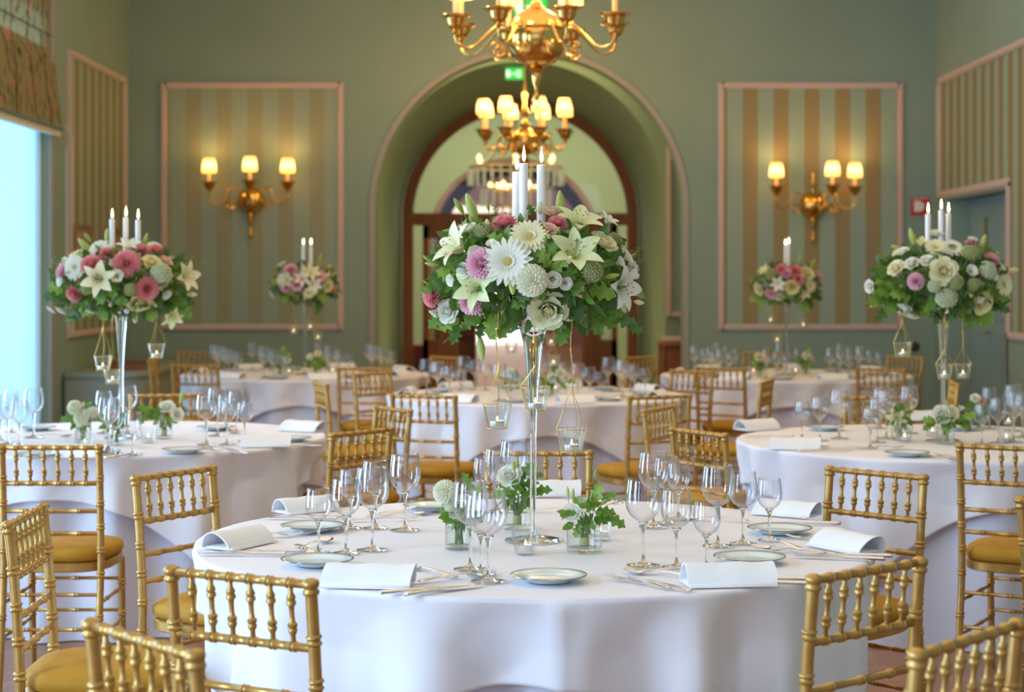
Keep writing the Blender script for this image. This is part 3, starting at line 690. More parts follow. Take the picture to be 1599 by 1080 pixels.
for px, py, s, w in [(498,863,'small','foremost in the window-end cluster'), (541,863,'medium','second in the window-end front row'), (582,858,'large','innermost in the window-end front row'),
    (548,824,'small','first in the window-end back row'), (587,824,'medium','second in the window-end back row'), (633,827,'large','last in the window-end back row'),
    (735,888,'large','behind another beside the front tumbler of white mums'), (752,896,'medium','between two others before the tumbler of mums'), (763,907,'small','nearest us before the tumbler of white mums'),
    (757,800,'small','behind the rose posy, window side'), (777,798,'medium','in the middle of three behind the rose posy'), (803,797,'large','behind the rose posy, nearest the tall vase'),
    (1005,882,'large','first of the front row beside the lisianthus posy'), (1057,885,'medium','in the middle of the front row, doorway end'), (1104,888,'small','last of the front row beside a bread plate'),
    (1122,852,'large','first of the second row at the doorway end'), (1161,848,'medium','in the middle of the second row, doorway end'), (1202,843,'small','last of the second row at the doorway end'),
    (1021,822,'large','in the rear cluster behind the lisianthus posy'), (1042,816,'medium','in the rear cluster, doorway end'), (1060,810,'small','at the far side of the rear cluster, doorway end')]:
    if (px, s) == (763, 'small'): s = 'large'
    gpx(px, py, s, w, 'near')
for px, py, s, w in [(13,693,'large','near the left picture edge, front'), (32,696,'medium','near the left picture edge, second'), (53,682,'large','standing tallest against the window'), (2,686,'small','at the very left picture edge'), (20,674,'medium','at the back of the edge cluster'),
    (171,702,'large','before the tall vase, window side'), (178,708,'medium','right before the vase stem'), (208,709,'small','before the tall vase, arch side'), (200,676,'large','behind the tall vase'), (163,676,'medium','behind the tumbler of mums'), (181,680,'small','between tumbler and vase'),
    (323,694,'large','first of the front row at the arch end'), (355,694,'medium','second of the front row at the arch end'), (383,688,'small','last of the front row at the arch end'), (340,680,'large','in the back row at the arch end'), (370,676,'medium','second of the back row at the arch end'), (352,672,'small','hindmost at the arch end')]:
    gpx(px, py, s, w, 'window')
for px, py, s, w in [(1253,685,'small','first of the row at the arch end'), (1281,687,'medium','middle of the row at the arch end'), (1311,684,'large','last of the row at the arch end'), (1360,699,'small','front of the centre cluster'), (1371,690,'medium','second of the centre cluster'), (1385,684,'large','in the centre cluster behind the cream posy'), (1375,668,'medium','rear of the centre cluster'), (1420,676,'large','standing tallest behind the cream posy'),
    (1534,692,'small','first beside the rose posy, right side'), (1559,691,'medium','second beside the rose posy, right side'), (1584,690,'large','third, near the right picture edge'), (1582,672,'large','behind near the right picture edge'), (1597,682,'medium','at the very right picture edge'), (1545,668,'medium','behind the rose posy')]:
    gpx(px, py, s, w, 'doorway')
def trio(key, cx, cy, where, gap=.075, ang=0):
    for k, s in enumerate(('large', 'medium', 'small')): glass(cx+gap*(k-1)*cos(ang), cy+gap*(k-1)*sin(ang), s, where, key)
def seat_dir(a):
    a = degrees360(a)
    return {0: 'doorway end', 1: 'rear doorway end', 2: 'rear side', 3: 'rear window end', 4: 'window end', 5: 'front window end', 6: 'front side', 7: 'front doorway end'}[int(((a+22.5) % 360)//45)]
def degrees360(a): return a % 360
for key in ('centre', 'farwindow', 'fardoor'):
    cx, cy = TABLES[key][:2]
    for a in (-150, -105, -60, -15, 30, 80, 130, 178):
        q = radians(a); w = 'of three at the %s' % seat_dir(a)
        if a in (-60, 30): w += ', inner'
        trio(key, cx+.60*cos(q), cy+.60*sin(q), w, .07, radians(8))

# ------------------------------------------------------------------ plates, napkins, cutlery
mb = MB(); mb.lathe([(.0001, .0035), (.045, .0035), (.0455, 0), (.050, 0), (.052, .004), (.075, .0105), (.0895, .0145), (.0900, .0155), (.0890, .0165), (.074, .0128), (.058, .0075), (.050, .0062), (.0001, .0060)], 44, None, False)
PL = mb.mesh('plate_body', china, True, 0)
mb = MB(); mb.lathe([(.0875, .01655), (.0900, .01655), (.0905, .0155), (.0895, .0142), (.0880, .0138)], 44, None, False); PLR = mb.mesh('rim_band', china_rim)
def plate(x, y, where, key):
    t = thing('bread_plate', 'silver-rimmed bread plate %s on the %s' % (where, TNAME[key]), 'plate', (x, y, ZC_), 0, 'bread plates on the %s' % TNAME[key])
    ob('plate_body', PL, t); ob('rim_band', PLR, t)
def ppx(px, py, where, key): p = P(px, py, ZC_+.008); plate(p.x, p.y, where, key)
def napkin_mesh():
    """folded napkin: flat sheet under a loosely rolled loop, the open end showing the fold"""
    n = 26; prof = []
    for i in range(n+1):                               # loop: along the base, up round the bulge, back down to a thin edge
        t = i/n; a = 2*pi*t
        y = .048*cos(a)+.004*sin(a); k = (y+.05)/.1
        z = .0015+.053*max(0, sin(a))**.8*(.35+.65*min(1, max(0, k))**.6) if sin(a) > 0 else .0015
        prof.append((y, z))
    mb = MB(); L = .105; m = 8; th = .0022
    for off in (0,):
        outer = prof; inner = [((y-0)*.93, max(.003, z-.0026)) for y, z in prof]
    vs = []; fs = []
    for j in range(m+1):
        x = -L+2*L*j/m; w = .0015*sin(j*1.7)
        for (y, z) in outer: vs.append((x+.004*z/.03, y, z+w*(z > .01)))
        for (y, z) in inner: vs.append((x+.004*z/.03, y, z+w*(z > .01)))
    c = 2*(n+1)
    for j in range(m):
        for i in range(n):
            a = j*c+i; b = a+c; fs.append((a, a+1, b+1, b)); fs.append((a+n+1, b+n+1, b+n+2, a+n+2))
    for j in (0, m):
        for i in range(n): a = j*c+i; fs.append((a, a+n+1, a+n+2, a+1))
    mb.add(vs, fs); mb.box(-.103, .103, -.062, .030, 0, .0035, None, .001); mb.box(-.100, .098, -.056, .035, .0035, .0065, None, .001)
    return mb.mesh('napkin', napkin_m, True, 50)
NP = napkin_mesh()
def napkin(px, py, deg, where, key, s=1):
    p = P(px, py, ZC_); o = ob('napkin', NP, loc=(p.x, p.y, ZC_), rot=(0, 0, radians(deg)), scale=s)
    tag(o, 'white looped napkin %s on the %s' % (where, TNAME[key]), 'napkin', 'folded napkins on the %s' % TNAME[key])
def strip(rows, mb, x0=0):                              # rows: y, halfwidth, z, thickness, dish
    vs = []; fs = []; nv = 6
    for (y, w, z, t, dish) in rows:
        for k in range(nv+1): u = -1+2*k/nv; vs.append((x0+u*w, y, z-dish*(1-u*u)+t/2*sqrt(max(0, 1-u*u*.96))))
        for k in range(nv+1): u = 1-2*k/nv; vs.append((x0+u*w, y, z-dish*(1-u*u)-t/2*sqrt(max(0, 1-u*u*.96))))
    c = 2*(nv+1)
    for i in range(len(rows)-1):
        for k in range(c): q = (k+1) % c; fs.append((i*c+k, i*c+q, (i+1)*c+q, (i+1)*c+k))
    fs.append(tuple(range(c-1, -1, -1))); fs.append(tuple((len(rows)-1)*c+k for k in range(c)))
    mb.add(vs, fs)
def cutlery():
    hd = [(-.10, .003, .003, .003, 0), (-.099, .009, .003, .004, 0), (-.088, .0105, .004, .0045, 0), (-.05, .0065, .007, .004, 0), (0, .0035, .010, .0036, 0), (.035, .003, .010, .0034, 0)]
    f = MB(); strip(hd+[(.045, .008, .008, .003, .001), (.055, .0122, .005, .0022, .0015), (.068, .0122, .004, .002, .0015)], f)
    for k in range(4): x = -.0098+.00653*k; strip([(.067, .0022, .004, .0018, 0), (.09, .0019, .0055, .0018, 0), (.108, .0011, .010, .0014, 0)], f, x)
    s = MB(); strip(hd+[(.042, .004, .009, .003, 0), (.05, .011, .0065, .002, .002), (.062, .018, .0055, .0018, .005), (.080, .0205, .006, .0018, .0062), (.097, .016, .0075, .0018, .004), (.108, .006, .009, .0016, .001)], s)
    k = MB(); strip([(-.115, .004, .005, .008, 0), (-.113, .008, .005, .010, 0), (-.10, .0095, .005, .010, 0), (-.05, .0075, .005, .009, 0), (-.015, .006, .005, .008, 0)], k)
    b = MB(); strip([(-.016, .0055, .005, .0045, 0), (0, .009, .0045, .0022, 0), (.05, .0105, .004, .0018, 0), (.095, .009, .003, .0015, 0), (.112, .002, .003, .001, 0)], b)
    return f.mesh('fork', steel, True, 50), s.mesh('spoon', steel, True, 50), k.mesh('handle', steel, True, 50), b.mesh('blade', steel, True, 50)
FK, SP, KH, KB = cutlery()
def cut(kind, x, y, deg, where, key, dz=0):
    nm = {'fork': 'fork', 'spoon': 'spoon', 'knife': 'table_knife'}[kind]
    if kind == 'knife':
        o = thing(nm, None, None, (x, y, ZC_+dz), radians(deg)); ob('handle', KH, o); ob('blade', KB, o)
    else: o = ob(nm, FK if kind == 'fork' else SP, loc=(x, y, ZC_+dz), rot=(0, 0, radians(deg)))
    tag(o, 'steel %s %s on the %s' % (kind, where, TNAME[key]), kind, 'silver cutlery on the %s' % TNAME[key])
def cpx(kind, px, py, deg, where, key, dz=0): p = P(px, py, ZC_); cut(kind, p.x, p.y, deg, where, key, dz)
for a in [(857,901,'centred at the near edge'), (496,876,'beside the flat knives, window end'), (1171,872,'before the second row of glasses, doorway end'), (489,823,'partly behind the glasses, window end'), (1218,827,'farthest back at the doorway end'), (676,791,'behind the white mums')]: ppx(*a, 'near')
napkin(574,912, -6, 'at the near edge, window side', 'near'); napkin(1137,910, 7, 'at the near edge, doorway side', 'near')
napkin(372,850, 62, 'at the window-end edge', 'near', .95); napkin(1322,856, -60, 'at the doorway-end edge', 'near', .95)
napkin(855,772, 4, 'at the arch side, behind the tall vase', 'near'); napkin(1228,803, -35, 'at the arch side, doorway end', 'near', .9); napkin(478,797, 40, 'at the arch side, window end', 'near', .9)
K_ = 'near'
cpx('knife', 668,922, -64, 'beneath the near window-side napkin, outer', K_); cpx('knife', 696,922, -50, 'beneath the near window-side napkin, inner', K_)
cpx('spoon', 674,894, 38, 'pointing at the glasses above the near window-side napkin', K_); cpx('fork', 712,903, -58, 'crossing a spoon above the near window-side napkin', K_)
cpx('fork', 560,897, -20, 'half under the near window-side napkin', K_)
cpx('fork', 1000,911, 40, 'outermost left of the near doorway-side napkin', K_); cpx('fork', 1030,915, 42, 'second left of the near doorway-side napkin', K_)
cpx('knife', 1190,911, 80, 'emerging from the near doorway-side napkin, front', K_); cpx('knife', 1196,905, 84, 'emerging from the near doorway-side napkin, back', K_)
cpx('fork', 1050,893, -72, 'lying above the near doorway-side napkin', K_); cpx('spoon', 1040,898, 62, 'lying above the near doorway-side napkin', K_)
cpx('knife', 378,866, 86, 'lowest at the window-end edge', K_); cpx('knife', 402,862, 90, 'second from the window-end edge', K_)
cpx('fork', 412,838, -76, 'above the window-end napkin, front', K_); cpx('fork', 437,836, -70, 'above the window-end napkin, back', K_)
cpx('spoon', 490,852, -18, 'before the smallest glass, window end', K_); cpx('fork', 478,860, -160, 'crossed under the spoon at the window end', K_)
cpx('knife', 468,810, 82, 'behind the window-end glasses, front', K_); cpx('knife', 480,806, 80, 'behind the window-end glasses, back', K_)
cpx('spoon', 622,805, -64, 'behind the window-end glasses, near the mums', K_); cpx('fork', 600,812, -78, 'behind the window-end glasses', K_); cpx('fork', 640,800, -62, 'near the arch side towards the window', K_)
cpx('fork', 1250,863, 70, 'front of the crossed set at the doorway end', K_); cpx('spoon', 1232,862, 62, 'in the crossed set at the doorway end', K_, .004); cpx('fork', 1225,855, 20, 'upright in the crossed set at the doorway end', K_, .006)
cpx('knife', 1310,872, 74, 'below the doorway-end napkin, front', K_); cpx('knife', 1322,868, 78, 'below the doorway-end napkin, back', K_)
cpx('fork', 1290,842, 74, 'above the doorway-end napkin', K_); cpx('knife', 1250,818, 84, 'behind the farthest doorway-end plate', K_)
cpx('spoon', 1118,812, 70, 'behind the doorway-end glasses', K_); cpx('spoon', 862,798, -84, 'behind the lisianthus posy', K_)
# the two middle tables
for a in [(288,703,'at the near edge, arch side'), (58,668,'far back at the window side'), (338,668,'at the arch side behind the glasses'), (60,710,'at the near edge, window side'), (455,685,'at the arch-end edge')]: ppx(*a, 'window')
napkin(414,696, 8, 'at the arch end, near side', 'window'); napkin(472,672, -30, 'at the arch end, far side', 'window'); napkin(125,712, -4, 'at the near edge before the vase', 'window')
K_ = 'window'
cpx('spoon', 345,702, 50, 'before the arch-end napkin', K_); cpx('fork', 358,706, 62, 'before the arch-end napkin', K_); cpx('knife', 462,697, 80, 'emerging from the arch-end napkin', K_)
cpx('fork', 183,710, 10, 'at the near edge below the vase, first', K_); cpx('knife', 195,712, -30, 'at the near edge below the vase', K_); cpx('fork', 65,711, -40, 'beside the near window-side plate', K_); cpx('spoon', 75,682, -74, 'near the glasses by the window', K_)
for a in [(1417,708,'at the near edge, arch side'), (1289,668,'far back at the arch end'), (1500,668,'far back behind the posies')]: ppx(*a, 'doorway')
napkin(1240,700, -8, 'at the near edge, arch end', 'doorway'); napkin(1182,670, 35, 'at the arch-end edge', 'doorway'); napkin(1450,655, 6, 'at the far edge', 'doorway')
K_ = 'doorway'
cpx('knife', 1290,704, -84, 'emerging from the near napkin, front', K_); cpx('knife', 1300,701, -80, 'emerging from the near napkin, back', K_); cpx('spoon', 1313,698, 62, 'beside the near napkin', K_)
cpx('fork', 1470,716, 20, 'at the near edge, first', K_); cpx('fork', 1482,715, 14, 'at the near edge, second', K_); cpx('knife', 1200,682, 84, 'at the arch-end edge', K_); cpx('fork', 1375,700, -76, 'before the centre glasses', K_)
def far_set(key):
    cx, cy = TABLES[key][:2]
    for a in (-125, -75, -25, 25, 75, 130, 180):
        q = radians(a); o = ob('napkin', NP, loc=(cx+.79*cos(q), cy+.79*sin(q), ZC_), rot=(0, 0, q+pi/2+(.1 if a % 2 else -.1)))
        tag(o, 'white napkin folded at the %s of the %s' % (seat_dir(a)+(' seat' if a != 75 else ' seat, inner'), TNAME[key]), 'napkin', 'folded napkins on the %s' % TNAME[key])
        plate(cx+.66*cos(q-.45), cy+.66*sin(q-.45), 'beside the napkin, %s' % seat_dir(a), key)
for k in ('centre', 'farwindow', 'fardoor'): far_set(k)
# ------------------------------------------------------------------ flowers
def petal_mat(name, c, tr=.28, r=.5): return translucent(mat(name, c, r), c, tr)
PW = petal_mat('white_petal', (.88,.87,.74)); PCR = petal_mat('cream_petal', (.87,.83,.54)); PG = petal_mat('greenish_cream_petal', (.80,.83,.45))
PP = petal_mat('pink_petal', (.86,.36,.36)); PK = petal_mat('soft_pink_petal', (.88,.52,.62)); PE = petal_mat('peach_petal', (.86,.62,.50)); PY = petal_mat('yellow_rose_petal', (.88,.80,.42))
EYE = noisy(mat('flower_eye', (.7,.55,.12), .8), (.55,.45,.08), (.80,.66,.20), 300, 2, .6); EYEG = noisy(mat('green_eye', (.5,.5,.12), .8), (.35,.42,.08), (.62,.60,.2), 300, 2, .5)
LF = [petal_mat('leaf_%s' % n, c, .3, .42) for n, c in (('deep', (.07,.15,.02)), ('mid', (.15,.28,.035)), ('bright', (.27,.42,.06)), ('dull', (.10,.19,.045)))]
BUD = petal_mat('lily_bud', (.47,.53,.12), .15); BUD2 = petal_mat('green_bud', (.30,.40,.07), .15); STEM = mat('green_stem', (.12,.20,.04), .5); ANTH = mat('anther', (.35,.13,.03), .7)
SED = noisy(mat('sedum_green', (.3,.33,.1), .8), (.22,.26,.07), (.48,.50,.22), 120, 2); SEDW = noisy(mat('pale_sedum', (.55,.58,.35), .8), (.42,.46,.22), (.68,.70,.50), 120, 2)
def petal(mb, az, e0, e1, L, W, r0=0, z0=0, cup=.2, nu=6, nv=4, kind='round', ruf=0, rnd=None, M=None):
    x, z = r0, z0; rows = []
    for i in range(nu+1):
        s = i/nu; e = e0+(e1-e0)*s
        if kind == 'blunt': w = W*min(1, .35+1.8*s)*sqrt(max(.04, 1-max(0, (s-.72)/.28)**2))
        elif kind == 'point': w = W*max(.03, sin(pi*min(1, .06+.94*s**.85))**.8)
        else: w = W*(.35+.75*s)*sqrt(max(.06, 1-max(0, (s-.6)/.4)**2.2))
        row = []
        for j in range(nv+1):
            v = -1+2*j/nv; off = cup*w*v*v; rr = ruf*sin(j*2.1+i)*s
            px = x-sin(e)*(off+rr); pz = z+cos(e)*(off+rr); row.append((px, v*w, pz))
        rows.append(row); x += cos(e)*L/nu; z += sin(e)*L/nu
    vs = [p for r in rows for p in r]; fs = [(i*(nv+1)+j, (i+1)*(nv+1)+j, (i+1)*(nv+1)+j+1, i*(nv+1)+j+1) for i in range(nu) for j in range(nv)]
    R = Matrix.Rotation(az, 4, 'Z'); mb.add(vs, fs, (M @ R) if M is not None else R)
FM = {}                                                # flower kind -> [(part name, mesh)]
def gerbera(m, eye):
    r = random.Random(4); mb = MB()
    for k in range(22): petal(mb, 2*pi*k/22+r.uniform(-.05,.05), r.uniform(.05,.22), r.uniform(-.12,.10), .80, .105, .18, -.02, .35, 5, 2, 'blunt')
    for k in range(20): petal(mb, 2*pi*(k+.5)/20, .35, .12, .66, .09, .16, .02, .35, 4, 2, 'blunt')
    for k in range(16): petal(mb, 2*pi*k/16, .8, .5, .22, .045, .14, .03, .3, 3, 2, 'blunt')
    e = MB(); e.ell((0, 0, .04), (.20, .20, .09), 14, 8); return [('petals', mb.mesh('gerbera_petals', m, True, 0)), ('eye', e.mesh('gerbera_eye', eye))]
def dahlia(m, n=110, rr=1.0):
    r = random.Random(7); mb = MB()
    for k in range(n):
        t = (k+.5)/n; th = (1-t)**.75*1.75+.05; az = k*2.39996
        M = Matrix.Rotation(az, 4, 'Z') @ Matrix.Translation((.22*sin(th), 0, .12+.12*cos(th)))
        L = .82*(.45+.55*sin(min(th, pi/2))); petal(mb, 0, pi/2-th, pi/2-th+.28, L*.95, .15*L+.03, 0, 0, .5, 4, 2, 'blunt', 0, r, M)
    return [('petals', mb.mesh('dahlia_petals', m, True, 0))]
def mum(m):
    r = random.Random(8); mb = MB(); n = 110
    for k in range(n):
        t = (k+.5)/n; th = math.acos(1-1.55*t); az = k*2.39996
        M = Matrix.Rotation(az, 4, 'Z') @ Matrix.Translation((.62*sin(th), 0, .1+.62*cos(th)))
        petal(mb, 0, pi/2-th+.35+r.uniform(-.2,.2), pi/2-th-.7, .46, .12, 0, 0, .9, 3, 2, 'blunt', 0, r, M)
    mb.ell((0, 0, .1), (.5, .5, .5), 14, 8); return [('petals', mb.mesh('mum_petals', m, True, 0))]
def rose(m, mc, open_=1.0):
    r = random.Random(9); mb = MB()
    for ring, (n, r0, e0, e1, L, W) in enumerate(((3,.05,1.5,1.75,.62,.26), (4,.12,1.4,1.5,.66,.34), (5,.20,1.2,1.15,.70,.42), (6,.26,.95,.55,.78,.50), (6,.28,.6,.0,.86,.52))):
        for k in range(n): petal(mb, 2*pi*k/n+ring*.7, e0, e1*(1 if ring < 3 else open_), L, W, r0, -.12+.02*ring, .55 if ring < 3 else .3, 6, 4, 'round', .02, r)
    c = MB(); c.ell((0, 0, .28), (.20, .20, .22), 10, 6); return [('petals', mb.mesh('rose_petals', m, True, 0)), ('heart', c.mesh('rose_heart', mc))]
def lisi(m):
    r = random.Random(10); mb = MB()
    for ring, (n, e0, e1, L, W) in enumerate(((4, 1.35,.75,.9,.50), (5,1.2,.35,1.0,.56))):
        for k in range(n): petal(mb, 2*pi*k/n+ring*.5, e0, e1, L, W, .10, -.3, .25, 7, 4, 'round', .035, r)
    c = MB(); c.ell((0, 0, -.05), (.13, .13, .2), 8, 6); return [('petals', mb.mesh('lisianthus_petals', m, True, 0)), ('heart', c.mesh('lisianthus_heart', EYEG))]
def lily(m):
    mb = MB()
    for k in range(6): petal(mb, 2*pi*k/6, 1.15, -.25 if k % 2 else -.05, 1.25, .25 if k % 2 else .32, .05, -.35, .22, 9, 4, 'point')
    c = MB()
    for k in range(6): a = 2*pi*k/6+.3; c.tube([(0,0,-.3), (.10*cos(a), .10*sin(a), .1), (.22*cos(a), .22*sin(a), .42)], .012, 5); 
    a_ = MB()
    for k in range(6): a = 2*pi*k/6+.3; a_.ell((.22*cos(a), .22*sin(a), .44), (.05, .03, .02), 6, 4)
    return [('petals', mb.mesh('lily_petals', m, True, 0)), ('filaments', c.mesh('lily_filaments', PG)), ('anthers', a_.mesh('lily_anthers', ANTH))]
def bud(m, slim=.3):                                   # along +Z, length 2
    mb = MB(); vs = []; n = 12; prof = [(.04,-1), (.45,-.78), (.82,-.4), (1,0), (.9,.35), (.62,.68), (.28,.92), (.05,1)]
    for r, z in prof:
        for i in range(n): a = 2*pi*i/n; q = r*slim*(1+.10*cos(3*a)); vs.append((q*cos(a), q*sin(a), z))
    mb.add(vs, [(j*n+i, j*n+(i+1) % n, (j+1)*n+(i+1) % n, (j+1)*n+i) for j in range(7) for i in range(n)]+[tuple(range(n-1,-1,-1)), tuple(7*n+i for i in range(n))])
    s = MB(); s.tube([(0,0,-2.2), (0,.1,-1.6), (0,0,-.95)], .05, 5); return [('bud_petals', mb.mesh('bud_petals', m, True, 0)), ('stalk', s.mesh('bud_stalk', STEM))]
def sedum(m):
    r = random.Random(12); mb = MB()
    for k in range(110):
        t = (k+.5)/110; th = math.acos(1-1.3*t); az = k*2.39996; q = r.uniform(.85, 1.0); mb.ell((.85*q*sin(th)*cos(az), .85*q*sin(th)*sin(az), .7*q*cos(th)-.1), (.10,.10,.10), 6, 4)
    mb.ell((0,0,-.15), (.75,.75,.62), 10, 6); return [('bobbles', mb.mesh('sedum_bobbles', m))]
def sprig():
    r = random.Random(13); mb = MB(); mb.tube([(0,0,-1), (.05,0,-.3), (0,.05,.4), (.03,0,1)], .03, 5)
    b = MB()
    for k in range(12):
        z = -.6+k*.14; a = k*2.4; d = Vector((cos(a)*.22, sin(a)*.22, z+.12)); mb.tube([(0,0,z), tuple(d)], .018, 4)
        b.add([], []); bm = aim(d, (cos(a), sin(a), 1.6), 0, .11); b.lathe([(.05,-1), (.5,-.3), (.42,.3), (.05,1)], 6, bm)
    return [('stalk', mb.mesh('sprig_stalk', STEM)), ('buds', b.mesh('sprig_buds', LF[2]))]
def oak_leaf_mesh(m, name='leaf'):
    mb = MB(); nu = 26; nv = 6; rows = []; x = z = 0; e = .25
    for i in range(nu+1):
        s = i/nu; w = .72*(sin(pi*min(1,.04+.94*s))**.6)*(.74+.26*cos(s*2*pi*3.3+2.6)); w = max(w, .02)
        rows += [(z_, (-1+2*j/nv)*w, x_+.10*abs(-1+2*j/nv)*w+.05*sin(s*9+j)) for j in range(nv+1) for (z_, x_) in [(x, z)]]
        x += cos(e)*2/nu; z += sin(e)*2/nu; e -= .9/nu
    mb.add([(a, b, c) for a, b, c in rows], [(i*(nv+1)+j, (i+1)*(nv+1)+j, (i+1)*(nv+1)+j+1, i*(nv+1)+j+1) for i in range(nu) for j in range(nv)])
    mb.tube([(-.35,0,-.1), (0,0,0), (1,0,.14)], .02, 4)
    return mb.mesh(name, m, True, 0)
OAK = [oak_leaf_mesh(m) for m in LF]
FM = {'gw': gerbera(PW, EYE), 'gc': gerbera(PCR, EYE), 'dp': dahlia(PP), 'dk': dahlia(PK), 'dc': dahlia(PCR), 'mw': mum(petal_mat('mum_white', (.88,.87,.68))),
 'rw': rose(PW, PW), 'rc': rose(PCR, PY), 'ry': rose(PY, PY), 'rp': rose(PE, PE), 'rk': rose(PK, PP), 'lw': lisi(PW), 'lc': lisi(PE), 'Lw': lily(PW), 'Lg': lily(PG), 'Lc': lily(PCR),
 'b': bud(BUD), 'g': bud(BUD2), 'c': bud(PCR, .45), 'sd': sedum(SED), 'sp': sedum(SEDW), 't': sprig()}
NAMES = {'gw':'white_gerbera', 'gc':'cream_gerbera', 'dp':'coral_dahlia', 'dk':'pink_dahlia', 'dc':'cream_dahlia', 'mw':'white_chrysanthemum', 'rw':'white_rose', 'rc':'cream_rose', 'ry':'yellow_rose', 'rp':'peach_rose', 'rk':'pink_rose',
 'lw':'white_lisianthus', 'lc':'peach_lisianthus', 'Lw':'white_lily', 'Lg':'greenish_lily', 'Lc':'cream_lily', 'b':'lily_bud', 'g':'green_bud', 'c':'cream_bud', 'sd':'green_sedum', 'sp':'pale_sedum', 't':'leafy_sprig'}
def flower(kind, parent, loc, d, s, roll=0, simple=False):
    q = FM[kind]; M = aim(loc, d, roll, s); f = ob(NAMES[kind], q[0][1], parent, M=M)
    if not simple:
        for nm, me in q[1:]: ob(nm, me, f)
    return f
def fill_leaves(rnd, ax, n, size, lift=1.0):
    mb = MB(); src = []
    for k in range(n):
        th = rnd.uniform(0, 2*pi); w = rnd.uniform(-.95, .9); c = sqrt(1-w*w); p = Vector((ax[0]*c*cos(th), ax[1]*c*sin(th), ax[2]*w))*rnd.uniform(.72, .98)
        nrm = Vector((p.x/ax[0]**2, p.y/ax[1]**2, p.z/ax[2]**2)).normalized(); d = (nrm+Vector((rnd.uniform(-.8,.8), rnd.uniform(-.8,.8), rnd.uniform(-.9,.5)))).normalized()
        L = size*rnd.uniform(.7, 1.3); M = aim(p, d, rnd.uniform(0, 6.28), L) @ Matrix.Rotation(-pi/2, 4, 'Y')
        petal(mb, 0, .2, -.4, 1, .28, 0, 0, .25, 4, 2, 'point', M=M)
    return mb
def arrangement(key, px, py, d, ax, lst, leaves, label, seed, nrand=10, simple=False, skip_back=False):
    c = PD(px, py, d); k = d/F_PX; rnd = random.Random(seed)
    t = thing('flower_arrangement', label, 'flowers', tuple(c), 0, 'tall floral centrepieces')
    mb = MB(); mb.ell((0,0,-.01), (ax[0]*.5, ax[1]*.5, ax[2]*.5), 18, 10); ob('foam_base', (mb, LF[0]), t)
    for i in range(3): ob('foliage', (fill_leaves(rnd, ax, 170 if not simple else 70, .050*(ax[0]/.26)), LF[(0,1,3)[i]], True, 0), t)['kind'] = 'stuff'
    def place(kind, u, w, s, back=False, along=None, out=0):
        e = (u/ax[0])**2+(w/ax[2])**2
        y = -ax[1]*sqrt(max(0, 1-e)) if e < 1 else 0
        if back: y = -y
        p = Vector((u, y, w)); n = Vector((p.x/ax[0]**2, (p.y or (-.25 if not back else .25)*ax[1])/ax[1]**2, p.z/ax[2]**2)).normalized()
        if along: n = Vector(along)
        else: n = (n+Vector((0, 0, .10))).normalized()
        if kind in 'bgct' and not along: n = (n+Vector((0, 0, .35))).normalized()
        flower(kind, t, p+n*out-(n*(s*.25) if kind[0] in 'drl' else Vector()), n, s, rnd.uniform(0, 6.28), simple)
    for q in lst:
        kind, x, y, r = q[:4]; al = q[4] if len(q) > 4 else None
        place(kind, (x-px)*k, (py-y)*k, r*k*(1.2 if kind not in 'bgct' else 1.1), along=al, out=.014)
    for q in leaves:                                   # big oak-like leaves: tip direction in degrees
        x, y, r, deg = q; a = radians(deg); u, w = (x-px)*k, (py-y)*k; e = (u/ax[0])**2+(w/ax[2])**2; yy = -ax[1]*sqrt(max(0, 1-e))*.96 if e < 1 else rnd.uniform(-.04, .02)
        dd = Vector((cos(a), -.35, sin(a))).normalized(); nn = Vector((0, -1, .35)); nn = (nn-dd*nn.dot(dd)).normalized(); s_ = dd.cross(nn)*-1
        M = Matrix.Translation((u, yy-.01, w)) @ Matrix((dd, nn.cross(dd), nn)).transposed().to_4x4() @ Matrix.Translation((-.9*r*k, 0, 0)) @ Matrix.Scale(r*k, 4)
        ob('oak_leaf', OAK[rnd.choice((0,1,1,2,3))], t, M=M)
    pool = ['gw','dp','dk','rw','rc','Lw','lw','ry','mw','b','sd','Lc']
    for i in range(nrand):                             # the side turned away from us
        a = (i+.5)/nrand; u = -ax[0]*.8+1.6*ax[0]*a; w = rnd.uniform(-.55, .7)*ax[2]
        place(rnd.choice(pool), u, w, rnd.uniform(.03, .045)*(ax[0]/.27), back=True)
    for i in range(10): a = rnd.uniform(0, pi); M = aim((ax[0]*.85*cos(a), ax[1]*.85*sin(a), -ax[2]*.3), (cos(a), sin(a), rnd.uniform(-.4,.3)), 0, .05) @ Matrix.Rotation(-pi/2, 4, 'Y'); ob('oak_leaf', OAK[i % 4], t, M=M)
    return t
U = (0, -.15, 1); 
